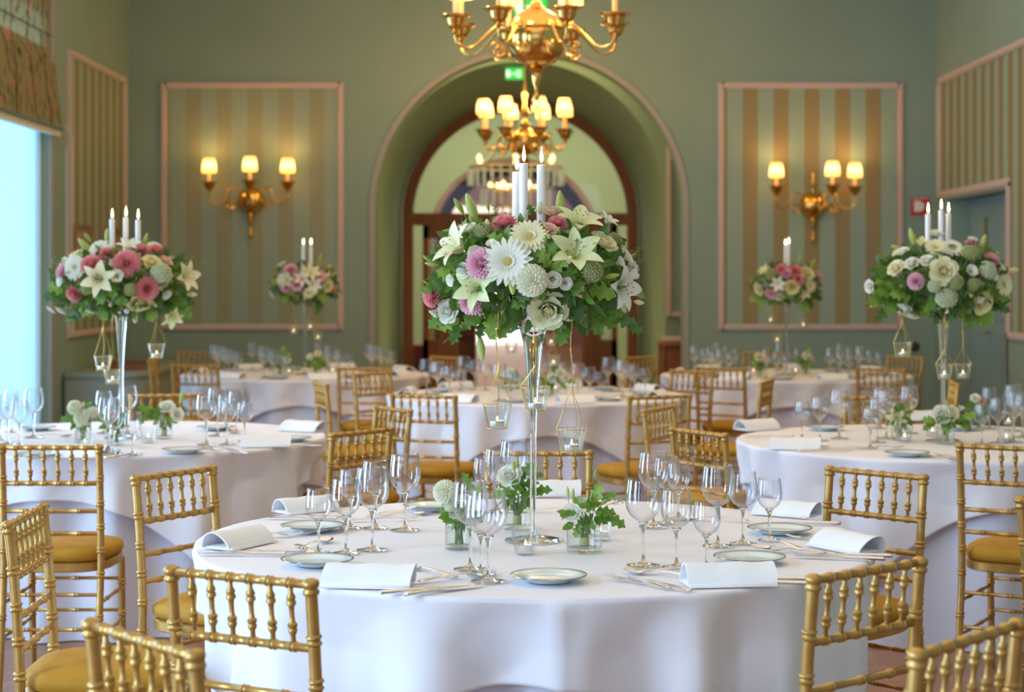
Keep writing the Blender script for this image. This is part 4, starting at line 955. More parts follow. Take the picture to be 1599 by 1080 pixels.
arrangement('near', 832, 424, 4.92, (.262,.25,.145), [
 ('gw',795,412,33,(-.15,-1,.25)), ('gc',826,378,29,(.05,-1,.75)), ('mw',829,436,20), ('rc',853,480,25,(.1,-1,-.3)), ('Lg',750,450,30,(-.5,-1,.1)), ('Lc',722,390,34,(-.9,-.5,.55)), ('Lg',893,403,36,(.15,-.8,.65)), ('Lw',958,446,33,(.9,-.7,-.15)), ('Lg',900,358,34,(.25,-.5,1)),
 ('dk',757,414,22,(-.5,-1,.3)), ('dk',741,467,19,(-.5,-1,-.4)), ('dp',681,462,16,(-1,-.7,0)), ('dp',790,358,18,(-.2,-.6,1)), ('dp',868,358,14,(.2,-.6,1)), ('rw',704,486,16,(-.6,-1,0)), ('rw',737,365,14), ('lw',734,424,15), ('rp',852,367,14), ('lw',859,435,15), ('lw',877,440,12), ('rc',936,385,19), ('lw',977,424,18,(.9,-.6,.3)), ('lw',683,483,10), ('lw',714,436,11), ('c',762,365,12,(0,-.3,1)), ('rw',925,345,11), ('c',843,333,10,(0,-.2,1)), ('lw',886,488,8), ('rp',865,338,14,(0,-.4,1)), ('Lw',945,352,16,(.6,-.4,.9)),
 ('g',722,330,14,(-.6,-.2,1)), ('b',740,334,24,(-.35,-.2,1)), ('g',715,362,15,(-1,-.2,.05)), ('b',876,332,25,(-.05,-.2,1)), ('g',850,387,11,(0,-.9,1)), ('g',870,373,10,(.1,-.9,1)), ('b',915,407,21,(.35,-.6,1)), ('g',909,343,11,(.4,-.3,1)), ('g',927,374,11,(1,-.5,-.2)), ('b',942,432,12,(1,-.5,.15)), ('b',800,434,19,(.05,-.7,-1)), ('g',785,486,13,(.2,-.6,1)), ('b',709,521,13,(.9,-.1,.8)), ('b',751,535,19,(.12,-.1,-1)), ('b',907,454,10,(-.2,-.8,1)), ('b',686,414,12,(-1,-.2,.15)), ('b',674,410,8,(-.8,-.2,.7)), ('g',725,475,7), ('g',738,482,6), ('t',690,400,15,(-.5,-.2,1)), ('t',677,402,12,(-.2,-.2,1)), ('t',780,345,16,(-.3,-.2,1)), ('t',985,395,16,(1,-.2,.5)), ('t',992,410,14,(.9,-.2,.3)), ('t',945,365,14,(.1,-.1,1)), ('t',710,415,12,(-.6,-.3,1)),
 ('c',884,412,10,(.2,-1,.6)), ('lw',771,388,9), ('b',742,352,10,(-.5,-.3,.8)), ('sd',758,368,14), ('sd',917,425,16), ('sd',955,380,12), ('sp',748,400,12), ('g',764,330,8,(-.2,-.1,1)), ('c',878,352,9,(0,-.1,1)), ('c',990,470,8,(1,-.1,-.2)), ('lw',958,412,10), ('lw',760,483,9), ('rw',970,405,12)],
 [(858,398,20,80), (872,410,20,60), (848,405,17,120), (865,385,16,100), (885,430,18,-120), (820,460,16,220), (700,430,17,150), (726,410,16,170), (690,445,18,165), (672,450,14,190), (702,505,20,200), (712,520,17,250), (684,500,18,215), (735,500,18,230), (768,505,20,260), (790,512,18,235), (776,520,14,215), (815,470,17,200), (806,500,16,250), (880,520,20,250), (905,500,24,-60), (925,505,22,-40), (945,500,20,-25), (975,500,20,-15), (990,512,14,-20), (896,440,20,-100), (935,455,22,-10), (950,470,18,-40), (900,480,22,-80), (868,500,18,-70), (780,378,18,150), (718,452,16,130), (770,470,18,200), (840,455,14,-60), (965,380,14,30), (880,465,18,-30), (725,485,16,190), (958,490,16,10), (830,330,10,120), (700,470,14,170), (752,512,15,255), (888,505,18,-110)],
 'largest bouquet, white gerberas, green lilies and pink dahlias, on the nearest tall vase', 21, 12)
arrangement('window', 193, 437, 8.1, (.285,.26,.145), [
 ('gw',137,418,18,(-.5,-1,.1)), ('gw',165,392,15,(-.2,-.8,.8)), ('ry',122,401,12), ('rw',104,414,10,(-.8,-.6,.3)), ('dp',163,416,16), ('dp',215,413,19,(.1,-1,.3)), ('Lc',178,436,24,(-.1,-1,.1)), ('lw',203,432,12), ('ry',249,413,13), ('sp',263,429,17), ('dp',244,449,17), ('dp',248,396,12,(.3,-.6,1)), ('ry',231,468,16), ('lw',267,456,10), ('dp',135,456,13), ('rw',98,480,9), ('rw',83,479,7), ('Lc',290,433,22,(.9,-.6,.2)), ('Lg',267,490,18,(.6,-.7,-.7)), ('b',138,388,16,(-.7,-.3,.8)), ('g',141,375,9,(-.6,-.1,.8)), ('b',168,374,12,(0,-.1,1)), ('lw',149,480,9), ('rp',265,411,10), ('dp',182,400,11,(0,-.6,1)), ('b',189,396,12,(.1,-.8,.6)), ('Lw',208,390,17,(.1,-.5,1)), ('lw',113,438,11), ('dk',115,425,12), ('dp',228,394,11,(.1,-.5,1)), ('c',190,470,7), ('c',249,470,7), ('t',90,420,20,(-.4,-.1,1)), ('t',80,430,16,(-.5,-.1,1)), ('t',302,420,18,(1,-.1,.3)), ('t',285,412,16,(.8,-.1,.6)), ('b',226,380,11,(.3,-.1,1)), ('c',295,460,8,(1,0,0)), ('sd',158,448,10), ('sd',222,450,10), ('rw',240,388,9,(.2,-.5,1)), ('c',212,490,9,(0,-.1,-1))],
 [(98,450,18,160), (88,462,16,180), (120,485,18,210), (140,480,16,240), (128,490,15,230), (105,470,16,200), (172,480,17,250), (196,450,15,-90), (205,462,16,-60), (237,490,13,-70), (280,468,17,-20), (293,470,14,-30), (290,485,16,-50), (150,465,16,200), (182,462,16,220), (270,478,14,-40), (100,438,14,140), (165,490,12,250), (255,480,14,-70), (115,495,12,215)],
 'bouquet of coral dahlias and white gerberas on the tall vase before the window', 22, 10)
arrangement('doorway', 1468, 435, 7.9, (.275,.25,.145), [
 ('rc',1453,424,18,(-.1,-1,.1)), ('gc',1451,391,17,(-.1,-.8,.8)), ('gw',1474,392,16,(.1,-.8,.8)), ('ry',1520,471,15,(.3,-1,-.3)), ('lw',1418,482,16), ('rw',1432,411,10), ('rw',1411,415,10), ('rw',1404,398,12), ('rc',1391,421,12), ('rw',1362,447,9,(-.9,-.5,0)), ('dk',1415,439,12), ('dk',1534,408,12), ('dk',1515,385,9,(.2,-.5,1)), ('sp',1460,461,17), ('lw',1494,425,11), ('lw',1530,432,9), ('gc',1553,445,17,(.6,-.9,.1)), ('rp',1570,439,10,(1,-.5,0)), ('sp',1521,423,14), ('sd',1500,400,15), ('b',1427,376,15,(-.3,-.1,1)), ('b',1533,386,15,(.3,-.1,1)), ('b',1546,398,11,(1,-.1,.2)), ('rw',1462,369,10,(0,-.4,1)), ('rw',1518,378,7,(.2,-.4,1)), ('b',1408,390,12,(-1,-.2,.4)), ('rc',1425,487,11), ('rw',1410,474,10), ('c',1578,422,8,(1,0,.1)), ('c',1562,424,6,(1,0,.3)), ('b',1375,474,12,(-1,-.2,-.3)), ('Lg',1440,385,14,(-.2,-.4,1)), ('sd',1470,440,12), ('b',1495,455,9,(0,-.8,-.6)), ('lw',1548,420,9), ('t',1385,405,14,(-.7,-.1,.7)), ('sp',1440,445,10), ('lw',1512,463,8), ('sd',1497,443,10)],
 [(1380,455,18,175), (1368,468,16,190), (1390,478,17,215), (1375,490,14,230), (1400,440,16,160), (1440,480,15,250), (1480,480,16,-80), (1500,485,18,-60), (1535,490,20,-40), (1545,475,18,-10), (1558,468,16,0), (1550,460,18,-15), (1510,500,14,-80), (1460,495,12,-100), (1530,500,14,-50), (1395,460,15,170), (1480,450,14,-60), (1445,470,13,-120), (1560,480,14,-20), (1385,445,13,160)],
 'bouquet of cream roses with few pinks on the tall vase before the doorway', 23, 10)
arrangement('centre', 838, 440, 11.0, (.27,.25,.15), [('gw',815,430,18), ('dp',850,425,17), ('rw',870,450,14), ('Lw',830,455,22), ('rc',800,450,14), ('sd',860,470,14), ('b',885,430,14)], [(800,470,18,210), (880,470,18,-30), (840,485,16,260)], 'bouquet on the central table, hidden behind the nearest bouquet', 24, 6, True)
arrangement('farwindow', 476, 440, 13.4, (.235,.22,.155), [('dk',459,423,10,(-.2,-.8,.6)), ('rw',441,416,8), ('Lc',490,428,14), ('rk',503,431,8), ('rk',470,443,9), ('rc',514,446,8), ('Lw',478,436,11), ('rw',448,437,8), ('dk',452,447,8), ('Lg',455,438,11), ('Lw',494,444,12), ('sd',505,418,10), ('gc',487,456,9), ('lw',428,460,6), ('lw',425,455,4), ('b',500,406,8,(.3,-.1,1)), ('c',513,432,7), ('g',470,462,8), ('dp',520,450,6), ('t',438,425,10,(-.8,0,.5)), ('b',520,430,8,(.8,-.2,.5))],
 [(440,455,11,190), (500,470,13,-80), (505,462,12,-50), (470,468,10,240), (520,460,11,-20), (450,465,10,220), (497,482,10,-90), (435,440,9,160), (486,470,9,-80)], 'small-looking pink and cream bouquet on the far window-side table', 25, 6, True)
arrangement('fardoor', 1228, 440, 13.3, (.24,.22,.15), [('dp',1216,422,9,(-.1,-.8,.6)), ('dp',1236,424,9,(.1,-.8,.6)), ('rc',1254,428,10), ('rk',1274,431,8), ('rk',1201,457,8), ('ry',1230,447,10), ('rc',1185,450,9), ('dp',1239,436,8), ('Lw',1210,443,11), ('Lg',1192,425,10), ('gc',1258,446,10), ('Lc',1250,455,10), ('sd',1200,430,9), ('rw',1212,460,7), ('b',1249,408,8,(.1,-.1,1)), ('b',1268,415,8,(.5,-.1,1)), ('dk',1222,428,8), ('g',1178,440,7), ('t',1200,412,9,(-.2,0,1))],
 [(1180,465,11,200), (1190,470,10,240), (1262,470,13,-60), (1275,462,11,-30), (1256,478,11,-80), (1240,465,10,-80), (1178,450,9,170), (1215,468,9,-100), (1205,470,9,230)], 'small-looking coral and cream bouquet on the far doorway-side table', 26, 6, True)

# ------------------------------------------------------------------ tall vases, candles, hanging lights
def vase(px, py, key, label, H=.66):
    p = P(px, py, ZC_); t = thing('trumpet_vase', label, 'vase', (p.x, p.y, ZC_), 0, 'tall glass trumpet vases')
    out = [(.010,.016), (.0088,.03), (.0085,.15), (.0088,.27), (.0105,.34), (.0150,.41), (.0205,.48), (.028,.535), (.040,.58), (.056,.625), (.072,H)]
    o = [(v.x, v.z) for v in catmull([(x, 0, z) for x, z in out], 3)]
    mb = MB(); inner = [(.0692,H), (.053,.627), (.036,.585), (.020,.562), (.006,.553), (.0001,.551)]
    mb.lathe(o+inner, 28, None, True); ob('trumpet', (mb, solid_glass, True, 0), t)
    mb = MB(); vs = []; n = 32; rr = random.Random(5); rings = [(.0765,0), (.0775,.002), (.070,.0045), (.055,.007), (.036,.010), (.018,.013), (.0098,.0158)]
    for j, (r, z) in enumerate(rings):
        for i in range(n): a = 2*pi*i/n; vs.append((r*cos(a), r*sin(a), z+(rr.uniform(-.0012,.0012) if 1 < j < 5 else 0)))
    m = len(rings); mb.add(vs, [(j*n+i, j*n+(i+1) % n, (j+1)*n+(i+1) % n, (j+1)*n+i) for j in range(m-1) for i in range(n)]+[tuple(range(n-1,-1,-1)), tuple((m-1)*n+i for i in range(n))])
    ob('foot', (mb, solid_glass, True, 0), t); return t
vase(833, 843, 'near', 'tall clear trumpet vase under the largest bouquet on the nearest table')
vase(190, 683, 'window', 'tall clear trumpet vase on the table by the window')
vase(1473, 688, 'doorway', 'tall clear trumpet vase on the table by the teal doorway')
vase(838, 617, 'centre', 'tall clear trumpet vase on the central table, hidden behind the nearest one')
vase(477, 584, 'farwindow', 'tall clear trumpet vase on the far window-side table')
vase(1228, 585, 'fardoor', 'tall clear trumpet vase on the far doorway-side table')
mb = MB(); mb.lathe([(.0005,-.001), (.0034,.003), (.0047,.010), (.0042,.020), (.0022,.032), (.0003,.043)], 12, None, False); FL = mb.mesh('flame', flame_m, True, 0)
mb = MB(); mb.lathe([(.0003,-.001), (.003,.002), (.0036,.006), (.0024,.012), (.0003,.018)], 10, None, False); FLT = mb.mesh('flame', flame_lo, True, 0)
mb = MB(); mb.tube([(0,0,0), (.0003,0,.006), (.001,0,.010)], .0009, 6); WK = mb.mesh('wick', wick_m)
def candle(px, py, d, L, label, r=.0118):
    p = PD(px, py, d); t = thing('taper_candle', label, 'candle', (p.x, p.y, p.z-L), 0, 'lit white candles in the bouquets')
    mb = MB(); mb.lathe([(r*.96,0), (r,.004), (r,L-.004), (r*.96,L-.0008), (r*.85,L), (r*.3,L-.003)], 20); ob('wax', (mb, candle_m, True, 60), t)
    ob('wick', WK, t, loc=(0,0,L-.003)); ob('flame', FL, t, loc=(.001,0,L+.006))
for a in ((807,268,4.97,.24,'lit white candle lowest of the three in the largest bouquet'), (818,255,4.90,.27,'thick-looking lit candle in the middle of the largest bouquet'), (845.5,257,4.93,.27,'lit white candle standing apart, doorway side of the largest bouquet'),
    (175.5,342,8.1,.27,'lit candle nearest the window in the window-table bouquet'), (197,339,8.15,.27,'middle, tallest candle of the window-table bouquet'), (216,343,8.1,.27,'lit candle on the arch side of the window-table bouquet'),
    (1449.5,334,7.9,.26,'lit candle on the arch side of the doorway-table bouquet'), (1470,328,7.9,.27,'middle, tallest candle of the doorway-table bouquet'), (1481.5,333,7.95,.26,'lit candle nearest the doorway in its bouquet'),
    (474,382,13.4,.24,'lit candle, window side of the far window-side bouquet'), (486,382,13.4,.24,'lit candle, arch side of the far window-side bouquet'),
    (1227,383,13.3,.24,'lit candle, front one of the far doorway-side bouquet'), (1232,381,13.45,.24,'lit candle, rear one of the far doorway-side bouquet')): candle(*a)
def cup_meshes(rt, rb, h, m):
    mb = MB(); t = .0022; mb.lathe([(rb*.9,0), (rb,.002), (rt,h), (rt-t*.6,h+.0008), (rt-t*1.2,h), (rb-t,.008), (.0001,.0065)], 26, None, True); return mb.mesh('glass_cup', m, True, 50)
CUP = cup_meshes(.0385, .026, .066, tumbler_glass)
def cage_mesh():
    mb = MB(); n = 30; R = .0395
    mb.tube([(R*cos(2*pi*i/n), R*sin(2*pi*i/n), .063) for i in range(n+1)], .0009, 5); R = .0278; mb.tube([(R*cos(2*pi*i/n), R*sin(2*pi*i/n), .003) for i in range(n+1)], .0009, 5)
    for k in range(6): a = 2*pi*k/6+.3; mb.tube([(.0278*cos(a), .0278*sin(a), .003), (.0400*cos(a), .0400*sin(a), .064), (.0415*cos(a), .0415*sin(a), .068)], .0009, 5)
    return mb.mesh('wire_cage', wire_m)
CAGE = cage_mesh()
mb = MB(); mb.lathe([(.0190,0), (.0195,.001), (.0195,.0145), (.0188,.0150), (.0185,.013)], 22, None, True); TL1 = mb.mesh('metal_cup', tin)
mb = MB(); mb.lathe([(.0182,.003), (.0182,.0128), (.003,.0125)], 20, None, True); TL2 = mb.mesh('wax', candle_m)
def tealight(x, y, z, label, group='lit tealights'):
    t = thing('tealight', label, 'candle', (x, y, z), 0, group); ob('metal_cup', TL1, t); ob('wax', TL2, t); ob('wick', WK, t, loc=(0,0,.010), scale=.6); ob('flame', FLT, t, loc=(0,0,.016), scale=.75)
def hanging(px, py, d, top_py, where, key, split=.075):
    c = PD(px, py, d); z0 = c.z-.033; k = d/F_PX; L = (CAM_Z-(top_py-HY)*k)-z0; rnd = random.Random(int(px))
    t = thing('hanging_votive', 'glass votive hanging %s' % where, 'votive', (c.x, c.y, z0), rnd.uniform(0, 1), 'votives hung from the bouquets')
    ob('glass_cup', CUP, t); ob('wire_cage', CAGE, t); mb = MB(); zs = .066+split
    for kx in range(3):
        a = 2*pi*kx/3+.3; p = [(.0405*cos(a), .0405*sin(a), .064), (.028*cos(a)+.004, .028*sin(a), .066+split*.35), (.008*cos(a), .008*sin(a), .066+split*.75), (0,0,zs)]; mb.tube(catmull(p, 4), .0010, 5)
    for s in (0, pi):                                  # two twisted strands
        mb.tube([(.0014*cos(40*q+s)+.003*sin(q*9), .0014*sin(40*q+s), zs-.008+(L-zs+.008)*q) for q in [i/40 for i in range(41)]], .0009, 5)
    ob('hanging_wire', (mb, wire_m), t)
    tealight(c.x, c.y, z0+.0068, 'lit tealight hanging %s' % where, 'tealights in hanging votives')
for a in ((777,650,4.80,480,'lowest-but-one on the window side of the tall vase, nearest table','near',.085), (836,622,4.75,480,'right in front of the tall vase stem, nearest table','near',.055), (893,687,4.82,480,'lowest, on the doorway side of the tall vase, nearest table','near',.12),
    (161,567,8.0,480,'nearest the window from the window-table bouquet','window',.13), (176,588,7.95,475,'lowest beside the vase stem from the window-table bouquet','window',.06), (245,548,8.1,470,'on the arch side from the window-table bouquet','window',.10),
    (1410,546,7.9,475,'on the arch side from the doorway-table bouquet','doorway',.10), (1475,580,7.8,475,'before the vase stem from the doorway-table bouquet','doorway',.06), (1504,579,7.95,480,'nearest the doorway from its bouquet','doorway',.07),
    (799,543,10.9,470,'on the window side of the central table vase','centre',.07), (861,531,11.0,470,'higher on the doorway side of the central table vase','centre',.07), (865,563,10.9,470,'lower on the doorway side of the central table vase','centre',.07),
    (459,514,13.4,465,'on the window side, far window-side table','farwindow',.07), (485,508,13.3,465,'in the middle, far window-side table','farwindow',.07), (497,524,13.4,465,'on the arch side, far window-side table','farwindow',.07),
    (1204,497,13.3,460,'on the arch side, far doorway-side table','fardoor',.07), (1214,528,13.2,465,'in the middle, far doorway-side table','fardoor',.07), (1255,505,13.3,465,'on the doorway side, far doorway-side table','fardoor',.07)): hanging(*a)
def votive(px, py, where, key):
    p = P(px, py, ZC_); t = thing('votive_glass', 'flared votive glass %s on the %s' % (where, TNAME[key]), 'votive', (p.x, p.y, ZC_), 0, 'votive glasses on the tables'); ob('glass_cup', CUP, t)
    tealight(p.x, p.y, ZC_+.0068, 'lit tealight %s on the %s' % (where, TNAME[key]), 'tealights in votive glasses')
for a in ((821,864,'before the foot of the vase','near'), (939,842,'behind the lisianthus posy','near'), (133,698,'before the chrysanthemum tumbler','window'), (232,690,'between the two posies','window'), (1413,689,'beside the cream posy','doorway'), (1456,680,'between the posies','doorway'), (1572,690,'among the glasses at the picture edge','doorway'), (1575,664,'at the back near the picture edge','doorway'),
    (452,584,'in the middle','farwindow'), (520,583,'towards the arch','farwindow'), (1177,584,'towards the arch','fardoor'), (1243,583,'in the middle','fardoor'), (868,611,'behind the posy','centre')): votive(*a)
# low posies in tumblers
def posy(px, py, key, label, vlabel, lst, leaves, r=.043, h=.085, wl=.5, tie=True):
    p = P(px, py, ZC_); t = thing('glass_tumbler', vlabel+' on the %s' % TNAME[key], 'vase', (p.x, p.y, ZC_), 0, 'glass tumblers holding posies')
    mb = MB(); w = .0022; mb.lathe([(r*.96,0), (r,.002), (r,h), (r-w*.5,h+.0008), (r-w,h), (r-w,.010), (.0001,.009)], 28, None, True); ob('tumbler_body', (mb, tumbler_glass, True, 50), t)
    mb = MB(); mb.lathe([(r-w-.0006,.0105), (r-w-.0006,h*wl), (.0001,h*wl)], 26, None, True); ob('water', (mb, water_m, True, 50), t)
    q = thing('posy', label+' on the %s' % TNAME[key], 'flowers', (p.x, p.y, ZC_+.012), 0, 'low posies in tumblers')
    k = p.y/F_PX; rnd = random.Random(int(px)); mb = MB()
    for i in range(9): a = i*.7; mb.tube([(.010*cos(a), .010*sin(a), 0), (.008*cos(a+.4), .008*sin(a+.4), .03), (.022*cos(a), .022*sin(a), .085)], .0022, 6)
    ob('stems', (mb, STEM), q)
    if tie: mb = MB(); mb.lathe([(.0118,.004), (.0125,.006), (.0122,.024), (.0115,.026)], 14); ob('twine_binding', (mb, mat('raffia', (.48,.40,.18), .8)), q)
    ob('foliage', (fill_leaves(rnd, (.045,.04,.03), 26, .035), LF[1], True, 0), q, loc=(0,0,.085))['kind'] = 'stuff'
    for (kd, x, y, s, d) in lst: flower(kd, q, Vector(((x-px)*k, -.012, (py-y)*k-.012)), d, s*k, rnd.uniform(0,6))
    for (x, y, s, deg) in leaves:
        a = radians(deg); dd = Vector((cos(a), -.3, sin(a))).normalized(); nn = Vector((0,-.7,.7)); nn = (nn-dd*nn.dot(dd)).normalized()
        M = Matrix.Translation(((x-px)*k, -.015, (py-y)*k-.012)) @ Matrix((dd, nn.cross(dd), nn)).transposed().to_4x4() @ Matrix.Translation((-.9*s*k, 0, 0)) @ Matrix.Scale(s*k, 4)
        ob('oak_leaf', OAK[rnd.choice((1,1,2))], q, M=M)
posy(717, 856, 'near', 'posy of three white chrysanthemums behind wine glasses', 'slim clear tumbler of chrysanthemums', [('mw',697,768,19,(-.3,-1,.5)), ('mw',712,795,17,(0,-1,.2)), ('mw',708,782,14,(-.4,-.8,.2))], [(730,752,16,110), (742,765,14,40), (695,795,10,200)], .036, .092, .6, False)
posy(808, 825, 'near', 'posy of one white rose with oak leaves and buds', 'wide clear tumbler of the rose and oak leaves', [('rw',797,745,20,(-.2,-.8,.7)), ('b',808,722,10,(.1,-.1,1)), ('b',803,728,9,(-.1,-.1,1))], [(786,768,18,185), (800,775,14,240), (822,735,16,60), (830,730,14,40), (845,765,17,15), (826,755,16,20), (820,772,14,-60), (812,760,14,120), (838,742,12,20)], .041, .092, .6)
posy(913, 860, 'near', 'posy of white lisianthus and slim green buds', 'wide clear tumbler of the lisianthus posy', [('lw',896,800,20,(-.35,-1,.25)), ('b',887,767,9,(-.1,0,1)), ('b',895,770,9,(.05,0,1)), ('lw',912,783,10,(.2,-.5,1)), ('g',930,738,7,(.4,0,1)), ('b',943,783,11,(.9,-.2,.6)), ('t',965,782,18,(1,-.1,.3)), ('b',907,780,8,(0,-.5,1)), ('g',925,770,7,(.4,0,1)), ('t',928,760,14,(.3,0,1))], [(932,770,17,70), (945,798,17,0), (960,812,18,-20), (950,775,14,35), (925,790,14,40), (902,826,12,250), (938,810,12,-20)], .047, .072, .55)
posy(130, 690, 'window', 'posy of three round white chrysanthemums by the window', 'clear tumbler of chrysanthemums', [('mw',131,652,14,(0,-1,.2)), ('mw',119,637,12,(-.3,-.8,.6)), ('mw',147,645,10,(.3,-.8,.5)), ('c',132,631,5,(0,0,1))], [(108,652,13,190), (140,632,8,60), (150,650,12,10)], .036, .082, .55, False)
posy(257, 684, 'window', 'posy of white ruffled flowers and a spreading leaf', 'clear tumbler with the spreading leaf', [('rw',262,637,13,(0,-.7,.8)), ('rw',277,647,11,(.5,-.8,.2)), ('b',285,620,10,(.3,0,1)), ('sp',255,653,8,(0,-1,.3))], [(232,640,15,150), (228,652,12,220), (245,650,12,180), (270,655,10,-20)], .038, .075, .5)
posy(181, 694, 'window', 'green leafy posy before the tall vase', 'clear tumbler of greenery before the vase', [('c',172,650,8,(0,-.5,1)), ('rp',180,648,8,(0,-.8,.6))], [(172,662,12,200), (190,660,12,20), (180,655,12,100)], .036, .085, .6, False)
posy(1405, 686, 'doorway', 'posy of a hanging cream lily with one green leaf', 'clear tumbler of the cream lily', [('Lc',1400,652,18,(-.4,-.9,-.2)), ('rc',1410,648,11,(.2,-.9,.3)), ('b',1397,667,9,(0,-.3,-1))], [(1408,638,11,100), (1402,640,10,160)], .036, .085, .5, False)
posy(1477, 692, 'doorway', 'wide posy of cream roses and oak leaves', 'clear tumbler of the rose and oak leaf posy', [('rw',1470,647,15,(-.2,-1,.3)), ('rc',1484,645,13,(.3,-1,.3)), ('lw',1500,638,8,(.3,-.3,1)), ('b',1478,630,7,(0,0,1)), ('b',1503,668,9,(.4,-.2,-.6))], [(1452,655,13,170), (1450,665,11,200), (1510,650,14,30), (1505,662,13,-20), (1480,665,12,250), (1495,655,12,20)], .04, .072, .5)
posy(1528, 668, 'doorway', 'small posy of white buds behind the wine glasses', 'clear tumbler behind the glasses', [('rw',1522,622,8,(-.2,-.8,.6)), ('rp',1531,626,8,(.2,-.8,.5)), ('lw',1525,637,8,(0,-1,.1))], [(1545,630,8,20), (1518,630,8,160)], .036, .08, .5, False)
posy(862, 617, 'centre', 'posy of white roses and leaves', 'clear tumbler of white roses, doorway side', [('rw',875,583,9,(.2,-.8,.5)), ('rw',862,590,8,(-.1,-1,.3)), ('rw',884,588,7,(.5,-.8,.2))], [(850,592,10,170), (858,600,9,220), (890,595,10,0), (866,575,9,100), (878,600,9,-40)], .036, .07, .5)
posy(798, 614, 'centre', 'posy of white roses and leaves behind a hanging votive', 'clear tumbler of white roses, window side', [('rw',797,583,8,(-.2,-.8,.5)), ('rw',805,588,7,(.3,-.8,.3))], [(785,590,8,170), (812,592,8,10)], .036, .07, .5)
posy(438, 586, 'farwindow', 'dark leafy posy with a white bloom, window side', 'clear tumbler, window side,', [('rw',449,562,6,(.1,-.8,.5))], [(443,548,8,90), (450,555,7,40), (440,558,7,150)], .036, .07, .5, False)
posy(493, 588, 'farwindow', 'leafy posy with cream blooms, before the vase', 'clear tumbler before the vase', [('rc',497,553,6,(0,-.7,.6)), ('rw',485,558,6,(-.3,-.8,.4))], [(483,560,8,180), (505,560,8,0), (498,570,8,-60), (490,568,8,220)], .036, .07, .5)
posy(1187, 588, 'fardoor', 'leafy posy with cream blooms, arch side', 'clear tumbler, arch side,', [('rc',1186,558,8,(0,-.8,.5)), ('rp',1193,560,6,(.3,-.8,.3))], [(1180,565,8,200), (1196,568,8,-20), (1188,572,8,-90)], .036, .07, .5)
posy(1259, 585, 'fardoor', 'leafy posy with white blooms, doorway side', 'clear tumbler, doorway side,', [('rw',1259,556,7,(0,-.8,.5)), ('rp',1266,560,5,(.3,-.8,.3))], [(1250,560,8,170), (1268,564,8,0), (1258,570,8,-90), (1262,550,7,80)], .036, .07, .5)

# ------------------------------------------------------------------ brass lamps
def lamp_meshes():
    q = {}
    mb = MB(); mb.lathe([(.008,0), (.014,.004), (.018,.012), (.012,.02), (.03,.03), (.045,.05), (.052,.075), (.062,.088), (.080,.094), (.082,.098), (.060,.094), (.046,.084), (.020,.08), (.0001,.08)], 22, None, False); q['cup'] = mb.mesh('candle_cup', brass)
    mb = MB(); mb.lathe([(.013,.08), (.013,.25), (.009,.253)], 14, None, True); q['sleeve'] = mb.mesh('candle_sleeve', sleeve_m)
    mb = MB(); mb.lathe([(.068,0), (.067,.03), (.062,.08), (.052,.125), (.047,.132), (.045,.131), (.051,.12), (.0605,.078), (.0655,.03), (.0665,.0)], 24, None, False)
    q['shade'] = mb.mesh('lamp_shade', shade_m, True, 0)
    return q
LM = lamp_meshes()
def arm_mesh(R, r=.0075, drop=1.0):
    path = [(.10,0,.05), (.155,0,.088), (.215,0,.070), (R-.15,0,-.005), (R-.085,0,-.055*drop), (R-.025,0,-.045*drop), (R,0,.005), (R,0,.045)]
    mb = MB(); mb.tube(catmull(path, 6), r, 10)
    sp = [(.12+0*t, 0, 0) for t in (0,)]; pts = []
    for i in range(34):
        t = i/33; a = -2.6+t*7.2; rr = .052*(1-.72*t); pts.append((.185+rr*cos(a)*1.0, 0, -.045+rr*sin(a)))
    mb.tube([(.11,0,.0)]+pts, [r*.9]*24+[r*.9*(1-.03*k) for k in range(11)], 8); mb.ell((.185,0,-.045), (.011,.011,.011), 8, 6)
    return mb.mesh('arm', brass)
def chand_arm(R, r=.0068):
    mb = MB(); mb.tube(catmull([(.145,0,.03), (.185,0,.062), (.235,0,.040), (R-.12,0,-.045), (R-.07,0,-.068), (R-.02,0,-.055), (R,0,-.02), (R,0,.01)], 6), r, 10); pts = []
    for i in range(34):
        t = i/33; a = -2.9+t*7.4; rr = .050*(1-.72*t); pts.append((.215+rr*cos(a), 0, -.062+rr*sin(a)))
    mb.tube([(.148,0,-.02)]+pts, r*.85, 8); mb.ell((.215,0,-.062), (.012,.012,.012), 8, 6)
    return mb.mesh('arm', brass)
def lit_arm(t, R, az, armm, zoff=0.0, sz=.235):
    a = ob('arm', armm, t, rot=(0, 0, az)); cx_, cy_ = R, 0
    ob('candle_cup', LM['cup'], a, loc=(R, 0, zoff)); ob('candle_sleeve', LM['sleeve'], a, loc=(R, 0, zoff)); ob('lamp_shade', LM['shade'], a, loc=(R, 0, zoff+sz)); return a
